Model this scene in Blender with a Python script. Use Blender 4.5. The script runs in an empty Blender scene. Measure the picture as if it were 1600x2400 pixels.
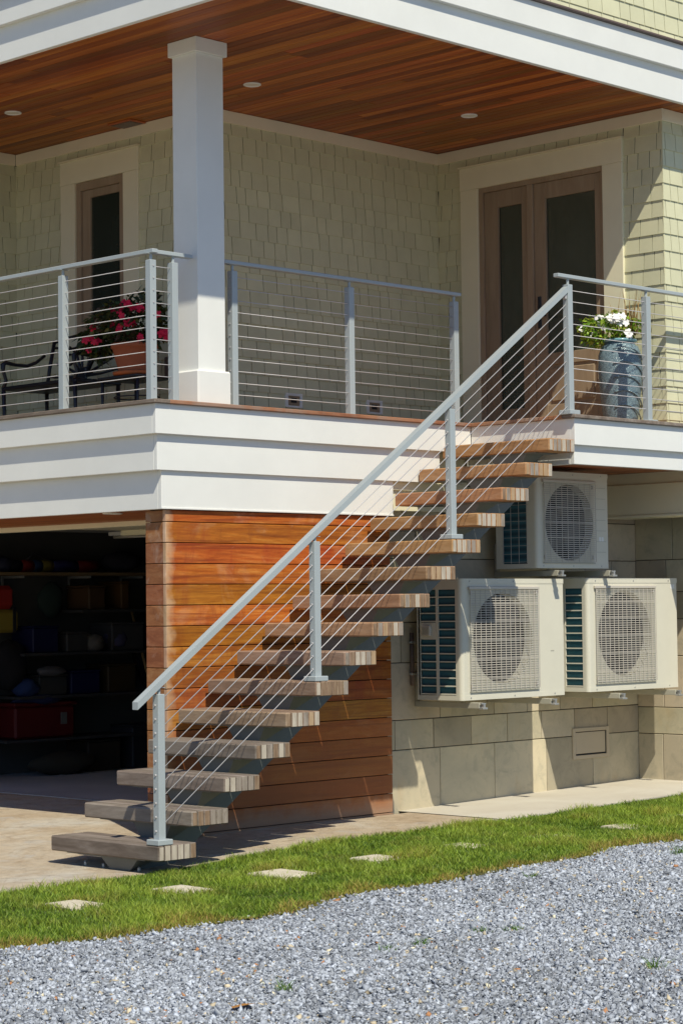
import bpy, math, random
import numpy as np
from mathutils import Matrix, Vector
random.seed(7); rng = np.random.default_rng(11)
S = bpy.context.scene
C = S.collection
# ---------------------------------------------------------------- camera, light, exposure
cam = bpy.data.cameras.new('camera'); camo = bpy.data.objects.new('camera', cam); C.objects.link(camo)
S.camera = camo
F_, YAW, PIT, ROL = 5105.45, 0.775583, 0.0437395, -0.0117983
fw = Vector((math.cos(YAW)*math.cos(PIT), math.sin(YAW)*math.cos(PIT), math.sin(PIT)))
r_ = fw.cross(Vector((0, 0, 1))).normalized(); u_ = r_.cross(fw)
r2 = math.cos(ROL)*r_ + math.sin(ROL)*u_; u2 = -math.sin(ROL)*r_ + math.cos(ROL)*u_
m = Matrix((r2, u2, -fw)).transposed().to_4x4(); m.translation = Vector((0, 0, 1.62))
camo.matrix_world = m
cam.sensor_fit = 'VERTICAL'; cam.sensor_height = 36.0; cam.sensor_width = 24.0
cam.lens = 36.0*F_/2400.0
cam.clip_start = 0.1; cam.clip_end = 3000
SUN = Vector((-0.46, -0.888, 1.30)).normalized()
EL = math.asin(SUN.z)
W_ = bpy.data.worlds.new('World'); S.world = W_; W_.use_nodes = True
wn = W_.node_tree
bg = wn.nodes['Background']
sky = wn.nodes.new('ShaderNodeTexSky'); sky.sky_type = 'NISHITA'; sky.sun_disc = False
sky.sun_elevation = EL; sky.sun_rotation = math.atan2(SUN.x, SUN.y)
sky.air_density = 1.0; sky.dust_density = 0.6; sky.ozone_density = 2.5
tm = wn.nodes.new('ShaderNodeMix'); tm.data_type = 'RGBA'; tm.blend_type = 'MULTIPLY'; tm.inputs[0].default_value = 1.0; tm.inputs[7].default_value = (0.80, 0.97, 1.22, 1)
wn.links.new(sky.outputs[0], tm.inputs[6]); wn.links.new(tm.outputs[2], bg.inputs[0]); bg.inputs[1].default_value = 0.074
sl = bpy.data.lights.new('sun', 'SUN'); sl.energy = 4.3; sl.angle = math.radians(0.53); sl.color = (1.0, 0.94, 0.79)
so = bpy.data.objects.new('sun', sl); C.objects.link(so); so.rotation_euler = SUN.to_track_quat('Z', 'Y').to_euler(); so.location = (-20, -40, 60)
S.view_settings.view_transform = 'Standard'; S.view_settings.look = 'None'
S.view_settings.gamma = 1.0; S.view_settings.use_curve_mapping = False
S.view_settings.exposure = 0.10
try:
    S.cycles.max_bounces = 8; S.cycles.diffuse_bounces = 7
except Exception: pass

# ---------------------------------------------------------------- helpers
WM = {}
def box(x0, x1, y0, y1, z0, z1, c=0.0):
    """vertices and faces of a box, edges chamfered by c"""
    lo = (min(x0, x1), min(y0, y1), min(z0, z1)); hi = (max(x0, x1), max(y0, y1), max(z0, z1))
    if c <= 0:
        v = [(hi[0] if i & 1 else lo[0], hi[1] if i & 2 else lo[1], hi[2] if i & 4 else lo[2]) for i in range(8)]
        return v, [(0, 4, 6, 2), (1, 3, 7, 5), (0, 1, 5, 4), (2, 6, 7, 3), (0, 2, 3, 1), (4, 5, 7, 6)]
    c = min(c, *(0.45*(hi[i]-lo[i]) for i in range(3)))
    v = []
    for i in range(8):
        s = [(i >> a) & 1 for a in range(3)]
        for a in range(3):
            v.append(tuple((hi[k] if s[k] else lo[k]) if k == a else (hi[k]-c if s[k] else lo[k]+c) for k in range(3)))
    f = []
    for a in range(3):
        b, d = [k for k in range(3) if k != a]
        for s in (0, 1):
            f.append([((s << a) | (p << b) | (q << d))*3+a for p, q in ((0, 0), (1, 0), (1, 1), (0, 1))])
    for a, b, d in ((0, 1, 2), (0, 2, 1), (1, 2, 0)):
        for p in (0, 1):
            for q in (0, 1):
                k = (p << a) | (q << b)
                f.append([k*3+a, (k | (1 << d))*3+a, (k | (1 << d))*3+b, k*3+b])
    for i in range(8): f.append([i*3, i*3+1, i*3+2])
    ce = [(lo[k]+hi[k])/2 for k in range(3)]; o = []
    for q in f:
        p = [Vector(v[i]) for i in q]
        n = (p[1]-p[0]).cross(p[2]-p[0]); m_ = sum(p, Vector())/len(p) - Vector(ce)
        o.append(tuple(q) if n.dot(m_) > 0 else tuple(reversed(q)))
    return v, o
class MB:
    def __init__(s): s.v = []; s.f = []; s.sm = []
    def add(s, vf, smooth=False, M=None):
        n = len(s.v); v, f = vf
        s.v += [tuple(M @ Vector(p)) for p in v] if M else list(v)
        s.f += [tuple(i+n for i in q) for q in f]; s.sm += [smooth]*len(f); return s
    def box(s, *a, **k): return s.add(box(*a, **k))
def tube(pts, r, n=8, closed=False, cap=True):
    pts = [Vector(p) for p in pts]; v = []; f = []; N = len(pts); up = None
    for i, p in enumerate(pts):
        if closed: t = pts[(i+1) % N]-pts[i-1]
        else: t = pts[min(i+1, N-1)]-pts[max(i-1, 0)]
        t.normalize()
        if up is None:
            up = Vector((0, 0, 1)) if abs(t.z) < 0.9 else Vector((1, 0, 0))
        a = t.cross(up).normalized(); b = a.cross(t).normalized(); up = b
        rr = r[i] if isinstance(r, (list, tuple)) else r
        for k in range(n):
            an = 2*math.pi*k/n
            v.append(tuple(p + rr*(math.cos(an)*a + math.sin(an)*b)))
    M_ = N if closed else N-1
    for i in range(M_):
        for k in range(n):
            f.append((i*n+k, i*n+(k+1) % n, ((i+1) % N)*n+(k+1) % n, ((i+1) % N)*n+k))
    if cap and not closed:
        f.append(tuple(reversed(range(n)))); f.append(tuple((N-1)*n+k for k in range(n)))
    return v, f
def lathe(cx, cy, prof, n=24, wob=None):
    v = []; f = []
    for j, (r, z) in enumerate(prof):
        for k in range(n):
            a = 2*math.pi*k/n; rr = r*(1+(wob(a, z) if wob else 0))
            v.append((cx+rr*math.cos(a), cy+rr*math.sin(a), z))
    for j in range(len(prof)-1):
        for k in range(n):
            f.append((j*n+k, j*n+(k+1) % n, (j+1)*n+(k+1) % n, (j+1)*n+k))
    f.append(tuple(reversed(range(n)))); f.append(tuple((len(prof)-1)*n+k for k in range(n)))
    return v, f
def prop(o, label=None, cat=None, group=None, kind=None, category=None):
    cat = cat or category
    for k, x in (('label', label), ('category', cat), ('group', group), ('kind', kind)):
        if x: o[k] = x
    return o
def link(o, world, parent=None):
    C.objects.link(o); WM[o.name] = world
    if parent is not None:
        o.parent = parent; o.matrix_parent_inverse = WM[parent.name].inverted()
    o.matrix_basis = world
    return o
def mk(name, mb, mat, parent=None, **kw):
    if isinstance(mb, tuple): mb = MB().add(mb)
    a = np.array(mb.v); ce = (a.min(0)+a.max(0))/2
    if parent is None: ce[2] = a[:, 2].min()
    me = bpy.data.meshes.new(name); me.from_pydata([tuple(p-ce) for p in a], [], mb.f)
    if any(mb.sm): me.polygons.foreach_set('use_smooth', mb.sm)
    me.materials.append(mat); me.update()
    o = bpy.data.objects.new(name, me); link(o, Matrix.Translation(ce), parent)
    return prop(o, **kw)
def inst(name, src, world, parent, mat=None, **kw):
    o = bpy.data.objects.new(name, src if isinstance(src, bpy.types.Mesh) else src.data)
    return prop(link(o, world, parent), **kw)
def thing(name, label, cat, loc, group=None):
    o = bpy.data.objects.new(name, None); o.empty_display_size = 0.1
    link(o, Matrix.Translation(loc)); return prop(o, label, cat, group)
def copy_tree(o, loc=None, label=None, parent=None):
    c = o.copy(); C.objects.link(c)
    if parent is not None: c.parent = parent
    if loc is not None:
        c.location = loc
    WM[c.name] = Matrix.Translation(c.location) if parent is None else WM[o.name]
    if label: c['label'] = label
    for ch in o.children: copy_tree(ch, parent=c)
    return c
def npmesh(name, v, f, mat, col=None, parent=None, smooth=False, **kw):
    v = np.asarray(v, np.float32); f = np.asarray(f, np.int32); k = f.shape[1]
    me = bpy.data.meshes.new(name)
    me.vertices.add(len(v)); me.vertices.foreach_set('co', v.ravel())
    me.loops.add(f.size); me.loops.foreach_set('vertex_index', f.ravel())
    me.polygons.add(len(f)); me.polygons.foreach_set('loop_start', np.arange(0, f.size, k, dtype=np.int32))
    if smooth: me.polygons.foreach_set('use_smooth', np.ones(len(f), bool))
    me.update(calc_edges=True)
    if col is not None:
        at = me.color_attributes.new('tint', 'FLOAT_COLOR', 'POINT')
        c4 = np.ones((len(v), 4), np.float32); c4[:, :3] = col; at.data.foreach_set('color', c4.ravel())
    me.materials.append(mat)
    o = bpy.data.objects.new(name, me); link(o, Matrix.Identity(4), parent)
    return prop(o, **kw)

# ---------------------------------------------------------------- materials
class NT:
    def __init__(s, name, rough=0.6, spec=0.4, metal=0.0):
        s.m = bpy.data.materials.new(name); s.m.use_nodes = True; s.t = s.m.node_tree
        s.b = s.t.nodes['Principled BSDF']; s.b.inputs['Roughness'].default_value = rough
        s.b.inputs['Specular IOR Level'].default_value = spec; s.b.inputs['Metallic'].default_value = metal
        s.geo = s.t.nodes.new('ShaderNodeNewGeometry'); s.oi = s.t.nodes.new('ShaderNodeObjectInfo')
    def n(s, ty, **k):
        o = s.t.nodes.new(ty)
        for a, b in k.items(): setattr(o, a, b)
        return o
    def l(s, a, b): s.t.links.new(a, b)
    def vec(s, scale, rnd=0.0):
        mp = s.n('ShaderNodeVectorMath', operation='MULTIPLY'); s.l(s.geo.outputs['Position'], mp.inputs[0]); mp.inputs[1].default_value = scale
        if rnd:
            mu = s.n('ShaderNodeMath', operation='MULTIPLY'); s.l(s.oi.outputs['Random'], mu.inputs[0]); mu.inputs[1].default_value = rnd
            ad = s.n('ShaderNodeVectorMath', operation='ADD'); s.l(mp.outputs[0], ad.inputs[0]); s.l(mu.outputs[0], ad.inputs[1]); return ad.outputs[0]
        return mp.outputs[0]
    def noise(s, scale, rnd=0.0, detail=5, rough=0.6, dist=0.0, sc=1.0):
        t = s.n('ShaderNodeTexNoise'); t.inputs['Scale'].default_value = sc; t.inputs['Detail'].default_value = detail
        t.inputs['Roughness'].default_value = rough; t.inputs['Distortion'].default_value = dist
        s.l(s.vec(scale, rnd), t.inputs['Vector']); return t.outputs['Fac']
    def ramp(s, fac, stops):
        r = s.n('ShaderNodeValToRGB'); s.l(fac, r.inputs[0]); e = r.color_ramp.elements
        while len(e) < len(stops): e.new(0.5)
        for i, (p, c) in enumerate(stops): e[i].position = p; e[i].color = (*c, 1)
        return r.outputs[0]
    def mix(s, fac, a, b, mode='MIX'):
        x = s.n('ShaderNodeMix', data_type='RGBA', blend_type=mode)
        if isinstance(fac, (int, float)): x.inputs[0].default_value = fac
        else: s.l(fac, x.inputs[0])
        for v, i in ((a, 6), (b, 7)):
            if isinstance(v, tuple): x.inputs[i].default_value = (*v, 1)
            else: s.l(v, x.inputs[i])
        return x.outputs[2]
    def mr(s, fac, a, b, c, d):
        x = s.n('ShaderNodeMapRange'); s.l(fac, x.inputs[0])
        for i, v in enumerate((a, b, c, d)): x.inputs[i+1].default_value = v
        return x.outputs[0]
    def randval(s, col, lo, hi, hue=0.0):
        h = s.n('ShaderNodeHueSaturation'); s.l(col, h.inputs['Color'])
        s.l(s.mr(s.oi.outputs['Random'], 0, 1, lo, hi), h.inputs['Value'])
        if hue:
            m2 = s.n('ShaderNodeMath', operation='FRACT'); m3 = s.n('ShaderNodeMath', operation='MULTIPLY'); s.l(s.oi.outputs['Random'], m3.inputs[0]); m3.inputs[1].default_value = 7.31; s.l(m3.outputs[0], m2.inputs[0])
            s.l(s.mr(m2.outputs[0], 0, 1, 0.5-hue, 0.5+hue), h.inputs['Hue'])
        return h.outputs[0]
    def bump(s, fac, strength=0.3, dist=0.005):
        b = s.n('ShaderNodeBump'); b.inputs['Strength'].default_value = strength; b.inputs['Distance'].default_value = dist
        s.l(fac, b.inputs['Height']); s.l(b.outputs[0], s.b.inputs['Normal'])
    def base(s, c):
        if isinstance(c, tuple): s.b.inputs['Base Color'].default_value = (*c, 1)
        else: s.l(c, s.b.inputs['Base Color'])
        return s
def paint(name, c, rough=0.5, var=0.05, spec=0.4, bump=0.05, metal=0.0, sc=3.0, obj=0.0):
    t = NT(name, rough, spec, metal)
    n1 = t.noise((sc, sc, sc), 0, 6, 0.65)
    col = t.mix(t.mr(n1, 0.3, 0.7, 0, 1), tuple(x*(1-var) for x in c), tuple(min(1, x*(1+var)) for x in c))
    if obj: col = t.randval(col, 1-obj, 1+obj)
    t.base(col); t.bump(t.noise((90, 90, 90), 0, 3), bump, 0.002)
    return t.m
def wood(name, cs, scale, lo=0.75, hi=1.2, hue=0.008, rough=0.6, fine=0.35, stain=None, spec=0.35, bump=0.25):
    t = NT(name, rough, spec)
    g = t.noise(scale, 60.0, 6, 0.6, 1.2)
    col = t.ramp(g, [(0.30, cs[0]), (0.52, cs[1]), (0.74, cs[2])])
    g2 = t.noise(tuple(x*5 for x in scale), 90.0, 4, 0.7, 0.3)
    col = t.mix(t.mr(g2, 0.35, 0.7, 0, fine), col, tuple(x*0.45 for x in cs[0]))
    if stain:
        for (sc, c2, a, b, amt) in stain:
            col = t.mix(t.mr(t.noise(sc, 20.0, 5, 0.65, 0.6), a, b, 0, amt), col, c2)
    col = t.randval(col, lo, hi, hue)
    t.base(col); t.bump(g2, bump, 0.002); return t.m
M = {}
M['white'] = paint('white_paint', (0.78, 0.78, 0.73), 0.5, 0.035, 0.25, 0.06, sc=2.2)
M['cream'] = paint('cream_trim', (0.80, 0.75, 0.54), 0.55, 0.03, 0.15, 0.03)
M['frieze'] = paint('frieze_paint', (0.80, 0.73, 0.55), 0.6, 0.03, 0.12, 0.03)
M['shingle'] = paint('shingle_paint', (0.63, 0.615, 0.415), 0.75, 0.05, 0.10, 0.25, sc=6.0, obj=0.05)
M['sheath'] = paint('sheathing', (0.025, 0.024, 0.018), 0.9, 0.1, 0.1)
M['rail'] = paint('powder_coat_grey', (0.38, 0.42, 0.425), 0.36, 0.03, 0.45, 0.02)
M['steel'] = paint('stringer_paint', (0.125, 0.135, 0.125), 0.36, 0.12, 0.5, 0.05)
M['cable'] = paint('stainless_cable', (0.52, 0.50, 0.50), 0.5, 0.05, 0.4, 0.02, metal=0.25)
M['ac'] = paint('heat_pump_enamel', (0.67, 0.64, 0.52), 0.45, 0.03, 0.2, 0.03)
M['acgrille'] = paint('heat_pump_grille', (0.54, 0.50, 0.43), 0.4, 0.05, 0.4, 0.02)
M['black'] = paint('black_iron', (0.018, 0.018, 0.024), 0.4, 0.2, 0.5, 0.1)
M['fan'] = paint('fan_plastic', (0.045, 0.045, 0.045), 0.5, 0.1, 0.4)
M['dark'] = paint('dark_inside', (0.03, 0.03, 0.03), 0.8, 0.1, 0.2)
M['gal'] = paint('galvanised', (0.45, 0.45, 0.43), 0.45, 0.15, 0.5, metal=0.6)
M['bracket'] = paint('bracket_enamel', (0.42, 0.40, 0.32), 0.5, 0.05)
M['terra'] = paint('terracotta', (0.40, 0.13, 0.065), 0.75, 0.12, 0.2, 0.1, sc=5)
M['terra2'] = paint('terracotta_saucer', (0.55, 0.15, 0.05), 0.7, 0.08, 0.2, 0.1)
M['lens'] = paint('lamp_lens', (0.75, 0.72, 0.62), 0.4, 0.02)
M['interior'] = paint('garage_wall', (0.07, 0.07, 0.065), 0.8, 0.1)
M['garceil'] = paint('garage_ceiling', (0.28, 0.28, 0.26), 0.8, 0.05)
M['drip'] = paint('drip_edge', (0.14, 0.10, 0.085), 0.4, 0.1)
M['hatch'] = paint('hatch_paint', (0.47, 0.40, 0.29), 0.5, 0.04)
M['doorwood'] = wood('door_wood', [(0.31, 0.225, 0.145), (0.355, 0.265, 0.175), (0.39, 0.30, 0.205)], (9, 9, 1.2), 0.95, 1.05, 0.0, 0.55, 0.15, spec=0.15)
# glass: opaque pane, dark room and faint reflections painted into its colour
t = NT('window_glass', 0.02, 1.0); t.base(t.mix(t.mr(t.noise((.6, .6, .5)), 0.35, 0.65, 0, 1), (0.020, 0.026, 0.019), (0.046, 0.056, 0.042))); M['glass'] = t.m
# coil of the heat pumps: blue fins
t = NT('coil_fins', 0.45, 0.5); w = t.n('ShaderNodeTexWave', wave_type='BANDS', bands_direction='Z'); w.inputs['Scale'].default_value = 5.2; w.inputs['Distortion'].default_value = 0.0
t.l(t.geo.outputs['Position'], w.inputs['Vector']); t.base(t.mix(w.outputs['Fac'], (0.012, 0.06, 0.085), (0.035, 0.15, 0.19))); M['coil'] = t.m
# orange cladding, bleached and streaked by rain
M['clad'] = wood('oiled_cladding', [(0.35, 0.092, 0.014), (0.50, 0.165, 0.024), (0.61, 0.27, 0.055)], (1.4, 1.4, 15), 0.70, 1.16, 0.014, 0.5, 0.45,
    stain=[((3.2, 3.2, 0.9), (0.30, 0.06, 0.02), 0.52, 0.72, 0.75), ((2.1, 2.1, 3.5), (0.56, 0.30, 0.14), 0.54, 0.74, 0.55), ((9, 9, 9), (0.60, 0.42, 0.26), 0.66, 0.78, 0.45), ((1.0, 1.0, 34), (0.16, 0.042, 0.014), 0.50, 0.64, 0.62), ((5, 5, 1.6), (0.20, 0.055, 0.018), 0.60, 0.72, 0.55)], spec=0.14)
def axis_blend(mat, x0, x1, col, ax='X', amt=.85):
    t = mat.node_tree; b = t.nodes['Principled BSDF']; src = b.inputs['Base Color'].links[0].from_socket
    g = t.nodes.new('ShaderNodeNewGeometry'); sp = t.nodes.new('ShaderNodeSeparateXYZ'); t.links.new(g.outputs['Position'], sp.inputs[0])
    nz = t.nodes.new('ShaderNodeTexNoise'); nz.inputs['Scale'].default_value = 14; t.links.new(g.outputs['Position'], nz.inputs['Vector'])
    ad = t.nodes.new('ShaderNodeMath'); ad.operation = 'MULTIPLY_ADD'; t.links.new(nz.outputs['Fac'], ad.inputs[0]); ad.inputs[1].default_value = -.12; t.links.new(sp.outputs[ax], ad.inputs[2])
    mr = t.nodes.new('ShaderNodeMapRange'); t.links.new(ad.outputs[0], mr.inputs[0])
    for i, v in enumerate((x0, x1, amt, 0)): mr.inputs[i+1].default_value = v
    mx = t.nodes.new('ShaderNodeMix'); mx.data_type = 'RGBA'; t.links.new(mr.outputs[0], mx.inputs[0]); t.links.new(src, mx.inputs[6]); mx.inputs[7].default_value = (*col, 1)
    t.links.new(mx.outputs[2], b.inputs['Base Color'])
axis_blend(M['clad'], 9.64, 9.72, (0.58, 0.38, 0.22))  # wear: boards bleached towards the wall corner
axis_blend(M['clad'], .35, 1.25, (0.30, 0.125, 0.052), 'Z', .68)  # boards blend to a duller brown towards the bottom
axis_blend(M['clad'], .06, .17, (0.36, 0.25, 0.17), 'Z', .7)  # wear: greyed foot of the boards
M['cladside'] = wood('weathered_cladding', [(0.23, 0.08, 0.025), (0.33, 0.13, 0.045), (0.41, 0.20, 0.085)], (1.4, 5, 15), 0.8, 1.1, 0.01, 0.6, 0.3,
    stain=[((6, 9, 7), (0.45, 0.32, 0.24), 0.55, 0.75, 0.6)])
M['cladend'] = wood('bleached_edge', [(0.45, 0.27, 0.15), (0.55, 0.36, 0.22), (0.62, 0.46, 0.32)], (6, 6, 5), 0.85, 1.1, 0.01, 0.6, 0.2)
M['ceil'] = wood('ceiling_planks', [(0.24, 0.055, 0.010), (0.38, 0.105, 0.016), (0.54, 0.19, 0.030)], (16, 0.5, 1), 0.55, 1.35, 0.012, 0.42, 0.2, spec=0.25, bump=0.05)
M['soffit'] = wood('soffit_planks', [(0.34, 0.10, 0.035), (0.45, 0.15, 0.05), (0.52, 0.19, 0.07)], (16, 1, 1), 0.8, 1.15, 0.01, 0.45, 0.3)
M['nose'] = wood('deck_nosing', [(0.26, 0.10, 0.05), (0.36, 0.16, 0.08), (0.42, 0.24, 0.15)], (1.5, 9, 9), 0.85, 1.1, 0.006, 0.6, 0.3, stain=[((2, 2, 2), (0.30, 0.26, 0.22), 0.50, 0.66, 0.6)])
M['noseg'] = wood('weathered_nosing', [(0.16, 0.12, 0.09), (0.24, 0.19, 0.15), (0.34, 0.30, 0.25)], (9, 1.5, 9), 0.85, 1.1, 0.006, 0.7, 0.4)
M['deck'] = wood('deck_boards', [(0.38, 0.19, 0.075), (0.48, 0.26, 0.11), (0.54, 0.32, 0.15)], (1.5, 12, 9), 0.8, 1.15, 0.006, 0.8, 0.3, spec=0.12)
def treadwood(name, k):
    g = [(0.17, 0.135, 0.105), (0.25, 0.205, 0.165), (0.33, 0.285, 0.24)]; b = [(0.34, 0.165, 0.065), (0.47, 0.25, 0.11), (0.56, 0.34, 0.18)]
    cs = [tuple(x*(1-k)+y*k for x, y in zip(p, q)) for p, q in zip(g, b)]
    return wood(name, cs, (14, 2.0, 12), 0.82, 1.12, 0.010, 0.65, 0.35, stain=[((5, 1.0, 5), (0.32, 0.28, 0.24), 0.50, 0.72, 0.45*(1-k)+0.1)], spec=0.15)
TW = [treadwood('tread_wood_%s' % n, k) for n, k in (('grey', 0.0), ('greying', 0.3), ('faded', 0.6), ('tan', 0.95))]
def endgrain(name, cs):
    t = NT(name, 0.7, 0.25); g = t.noise((60, 60, 9), 50, 5, 0.6, 0.4)
    t.base(t.mix(t.mr(g, 0.3, 0.7, 0, 1), cs[0], cs[1])); return t.m
EG = [endgrain('end_grain_pale', ((0.40, 0.34, 0.26), (0.58, 0.51, 0.41))), endgrain('end_grain_brown', ((0.17, 0.105, 0.06), (0.33, 0.23, 0.15))), endgrain('end_grain_tan', ((0.34, 0.22, 0.12), (0.50, 0.36, 0.22))), endgrain('end_grain_grey', ((0.22, 0.18, 0.14), (0.40, 0.34, 0.28)))]
# limestone tiles
t = NT('limestone', 0.8, 0.15)
col = t.ramp(t.noise((1.6, 1.6, 1.6), 40, 6, 0.6, 0.6), [(0.3, (0.42, 0.375, 0.275)), (0.5, (0.52, 0.455, 0.325)), (0.7, (0.61, 0.52, 0.365))])
col = t.mix(t.mr(t.noise((7, 7, 7), 30, 6, 0.7, 0.8), 0.50, 0.75, 0, 0.55), col, (0.27, 0.26, 0.20))
col = t.mix(t.mr(t.noise((3, 3, 1.0), 70, 4, 0.6, 0.5), 0.58, 0.74, 0, 0.45), col, (0.50, 0.36, 0.20))
t.base(t.randval(col, 0.76, 1.12, 0.012)); t.bump(t.noise((25, 25, 25), 0, 6), 0.2, 0.003); M['stone'] = t.m
M['grout'] = paint('stone_joint', (0.13, 0.12, 0.09), 0.9, 0.1, 0.1)
# paving
t = NT('apron_paving', 0.75, 0.3)
col = t.ramp(t.noise((0.9, 0.9, 1), 0, 6, 0.62, 0.8), [(0.32, (0.46, 0.35, 0.23)), (0.5, (0.53, 0.44, 0.32)), (0.66, (0.56, 0.51, 0.42))])
col = t.mix(t.mr(t.noise((5, 5, 1), 0, 7, 0.7, 1.2), 0.48, 0.66, 0, 0.65), col, (0.34, 0.25, 0.16))
col = t.mix(t.mr(t.noise((2.2, 2.2, 1), 0, 6, 0.7, 1.5), 0.56, 0.66, 0, 0.5), col, (0.48, 0.46, 0.42))
t.base(col); t.bump(t.noise((9, 9, 2), 0, 8, 0.7, 1.4), 0.9, 0.03); M['apron'] = t.m
t = NT('walkway_concrete', 0.75, 0.3)
col = t.ramp(t.noise((1.3, 1.3, 1), 0, 7, 0.65, 0.5), [(0.3, (0.50, 0.45, 0.36)), (0.6, (0.58, 0.54, 0.45))]); t.base(col); t.bump(t.noise((30, 30, 4), 0, 6), 0.2, 0.003); M['walk'] = t.m
t = NT('garage_floor_concrete', 0.62, 0.5); t.base(t.ramp(t.noise((1.5, 1.5, 1), 0, 7, 0.65, 0.5), [(0.3, (0.40, 0.42, 0.44)), (0.7, (0.52, 0.54, 0.55))])); M['gfloor'] = t.m
t = NT('stepping_stone', 0.8, 0.2); t.base(t.ramp(t.noise((6, 6, 6), 20, 7, 0.7), [(0.3, (0.52, 0.46, 0.34)), (0.7, (0.66, 0.60, 0.47))])); t.bump(t.noise((25, 25, 9), 0, 6), 0.4, 0.005); M['step'] = t.m
t = NT('soil', 0.95, 0.1); t.base(t.ramp(t.noise((9, 9, 2), 0, 7, 0.7), [(0.35, (0.05, 0.07, 0.02)), (0.6, (0.10, 0.09, 0.04))])); M['soil'] = t.m
t = NT('gravel_bed', 0.9, 0.2); vo = t.n('ShaderNodeTexVoronoi'); vo.inputs['Scale'].default_value = 70; t.l(t.geo.outputs['Position'], vo.inputs['Vector'])
t.base(t.mix(t.mr(vo.outputs['Color'], 0, 1, 0, 1), (0.17, 0.18, 0.20), (0.40, 0.42, 0.45))); t.bump(vo.outputs['Distance'], 0.6, 0.02); M['gbed'] = t.m
def tinted(name, rough=0.7, spec=0.3, trans=0.0):
    t = NT(name, rough, spec); a = t.n('ShaderNodeAttribute', attribute_name='tint'); t.l(a.outputs['Color'], t.b.inputs['Base Color'])
    if trans:
        tr = t.n('ShaderNodeBsdfTranslucent'); t.l(a.outputs['Color'], tr.inputs[0]); mx = t.n('ShaderNodeMixShader'); mx.inputs[0].default_value = trans
        o = t.t.nodes['Material Output']; t.l(t.b.outputs[0], mx.inputs[1]); t.l(tr.outputs[0], mx.inputs[2]); t.l(mx.outputs[0], o.inputs[0])
    return t.m
M['chip'] = tinted('gravel_chip', 0.75, 0.3); M['blade'] = tinted('grass_blade', 0.5, 0.35, 0.35); M['leaf'] = tinted('leaf', 0.4, 0.4, 0.2)
M['petal_red'] = paint('red_petal', (0.62, 0.012, 0.05), 0.5, 0.25, 0.3, sc=30); M['petal_white'] = paint('white_petal', (0.80, 0.80, 0.76), 0.5, 0.04, 0.3)
# blue glazed pot with ripple relief
t = NT('blue_glaze', 0.16, 0.6); w = t.n('ShaderNodeTexNoise'); w.inputs['Scale'].default_value = 1.0; w.inputs['Detail'].default_value = 3; w.inputs['Distortion'].default_value = 1.5
t.l(t.vec((95, 95, 150)), w.inputs['Vector'])
t.base(t.mix(t.mr(w.outputs['Fac'], 0.42, 0.62, 0, 1), (0.10, 0.155, 0.19), (0.26, 0.36, 0.40))); t.bump(w.outputs['Fac'], 0.7, 0.006); M['blue'] = t.m
M['bluerim'] = paint('blue_rim_glaze', (0.18, 0.36, 0.42), 0.2, 0.1, 0.6)
def flat(name, c, rough=0.6): return paint(name, c, rough, 0.1, 0.3)

# ---------------------------------------------------------------- ground
def H(X, Y=0):
    return 0.07*np.clip((X-8.6)/1.6, 0, 1) + 0.018*np.maximum(0, np.minimum(X, 20)-12)
def hs(x): return float(H(np.array(x)))
def sheet(name, xs, ys, off, mat, skirt=0.0, amp=0.0):
    xs = np.array(xs); ys = np.array(ys); X, Y = np.meshgrid(xs, ys); Z = H(X)+off
    v = np.stack([X, Y, Z], -1).reshape(-1, 3); nx, ny = len(xs), len(ys)
    i = (np.arange(ny-1)[:, None]*nx+np.arange(nx-1)[None]).ravel()
    f = np.stack([i, i+1, i+nx+1, i+nx], 1)
    return npmesh(name, v, f, mat, smooth=True, kind='structure')
xs_all = [-600, -60, -10, 5, 7, 8.2, 8.6, 8.8, 9.2, 9.6, 10, 10.2, 10.6, 11, 12, 13, 15, 17, 20, 60, 600]
sheet('ground', xs_all, [-600, -40, 0, 8, 12, 20, 60, 600], -0.09, paint('open_ground', (0.30, 0.29, 0.22), 0.95, 0.2, 0.1, sc=.5))
sheet('gravel_drive', [-12, 0, 5, 7, 8.2, 8.6, 8.8, 9.2, 9.6, 10, 10.2, 10.6, 11, 12, 13, 15, 17, 20], [-14, 0, 4, 6, 8.46], -0.012, M['gbed'])
sheet('lawn_soil', np.r_[2:8.4:.4, 8.4:10.4:.1, 10.4:20:.4], np.linspace(8.40, 10.28, 12), 0.0, M['soil'])
# apron slab with a real edge, walkway beside the stone wall
def slab(name, x0, x1, y0, y1, off, mat, th=0.12):
    mb = MB(); xs = [x for x in [x0, 8.6, 8.8, 9.2, 9.6, 10, 10.2, 12, 13, 14, 15, x1] if x0 <= x <= x1]
    for a, b in zip(xs[:-1], xs[1:]):
        za, zb = hs(a)+off, hs(b)+off; n = len(mb.v)
        mb.v += [(a, y0, za), (b, y0, zb), (b, y1, zb), (a, y1, za), (a, y0, za-th), (b, y0, zb-th)]
        mb.f += [(n, n+1, n+2, n+3), (n+4, n+5, n+1, n)]; mb.sm += [False]*2
    return mk(name, mb, mat, kind='structure')
slab('paved_apron', -14.0, 12.06, 10.24, 11.16, 0.006, M['apron'])
slab('paved_driveway', -14.0, 11.27, 11.163, 19.0, 0.006, M['apron'])
slab('concrete_walkway', 12.066, 15.08, 10.22, 11.275, 0.010, M['walk'])
slab('concrete_path', 15.086, 19.0, 9.9, 10.1, 0.010, M['walk'])

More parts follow.
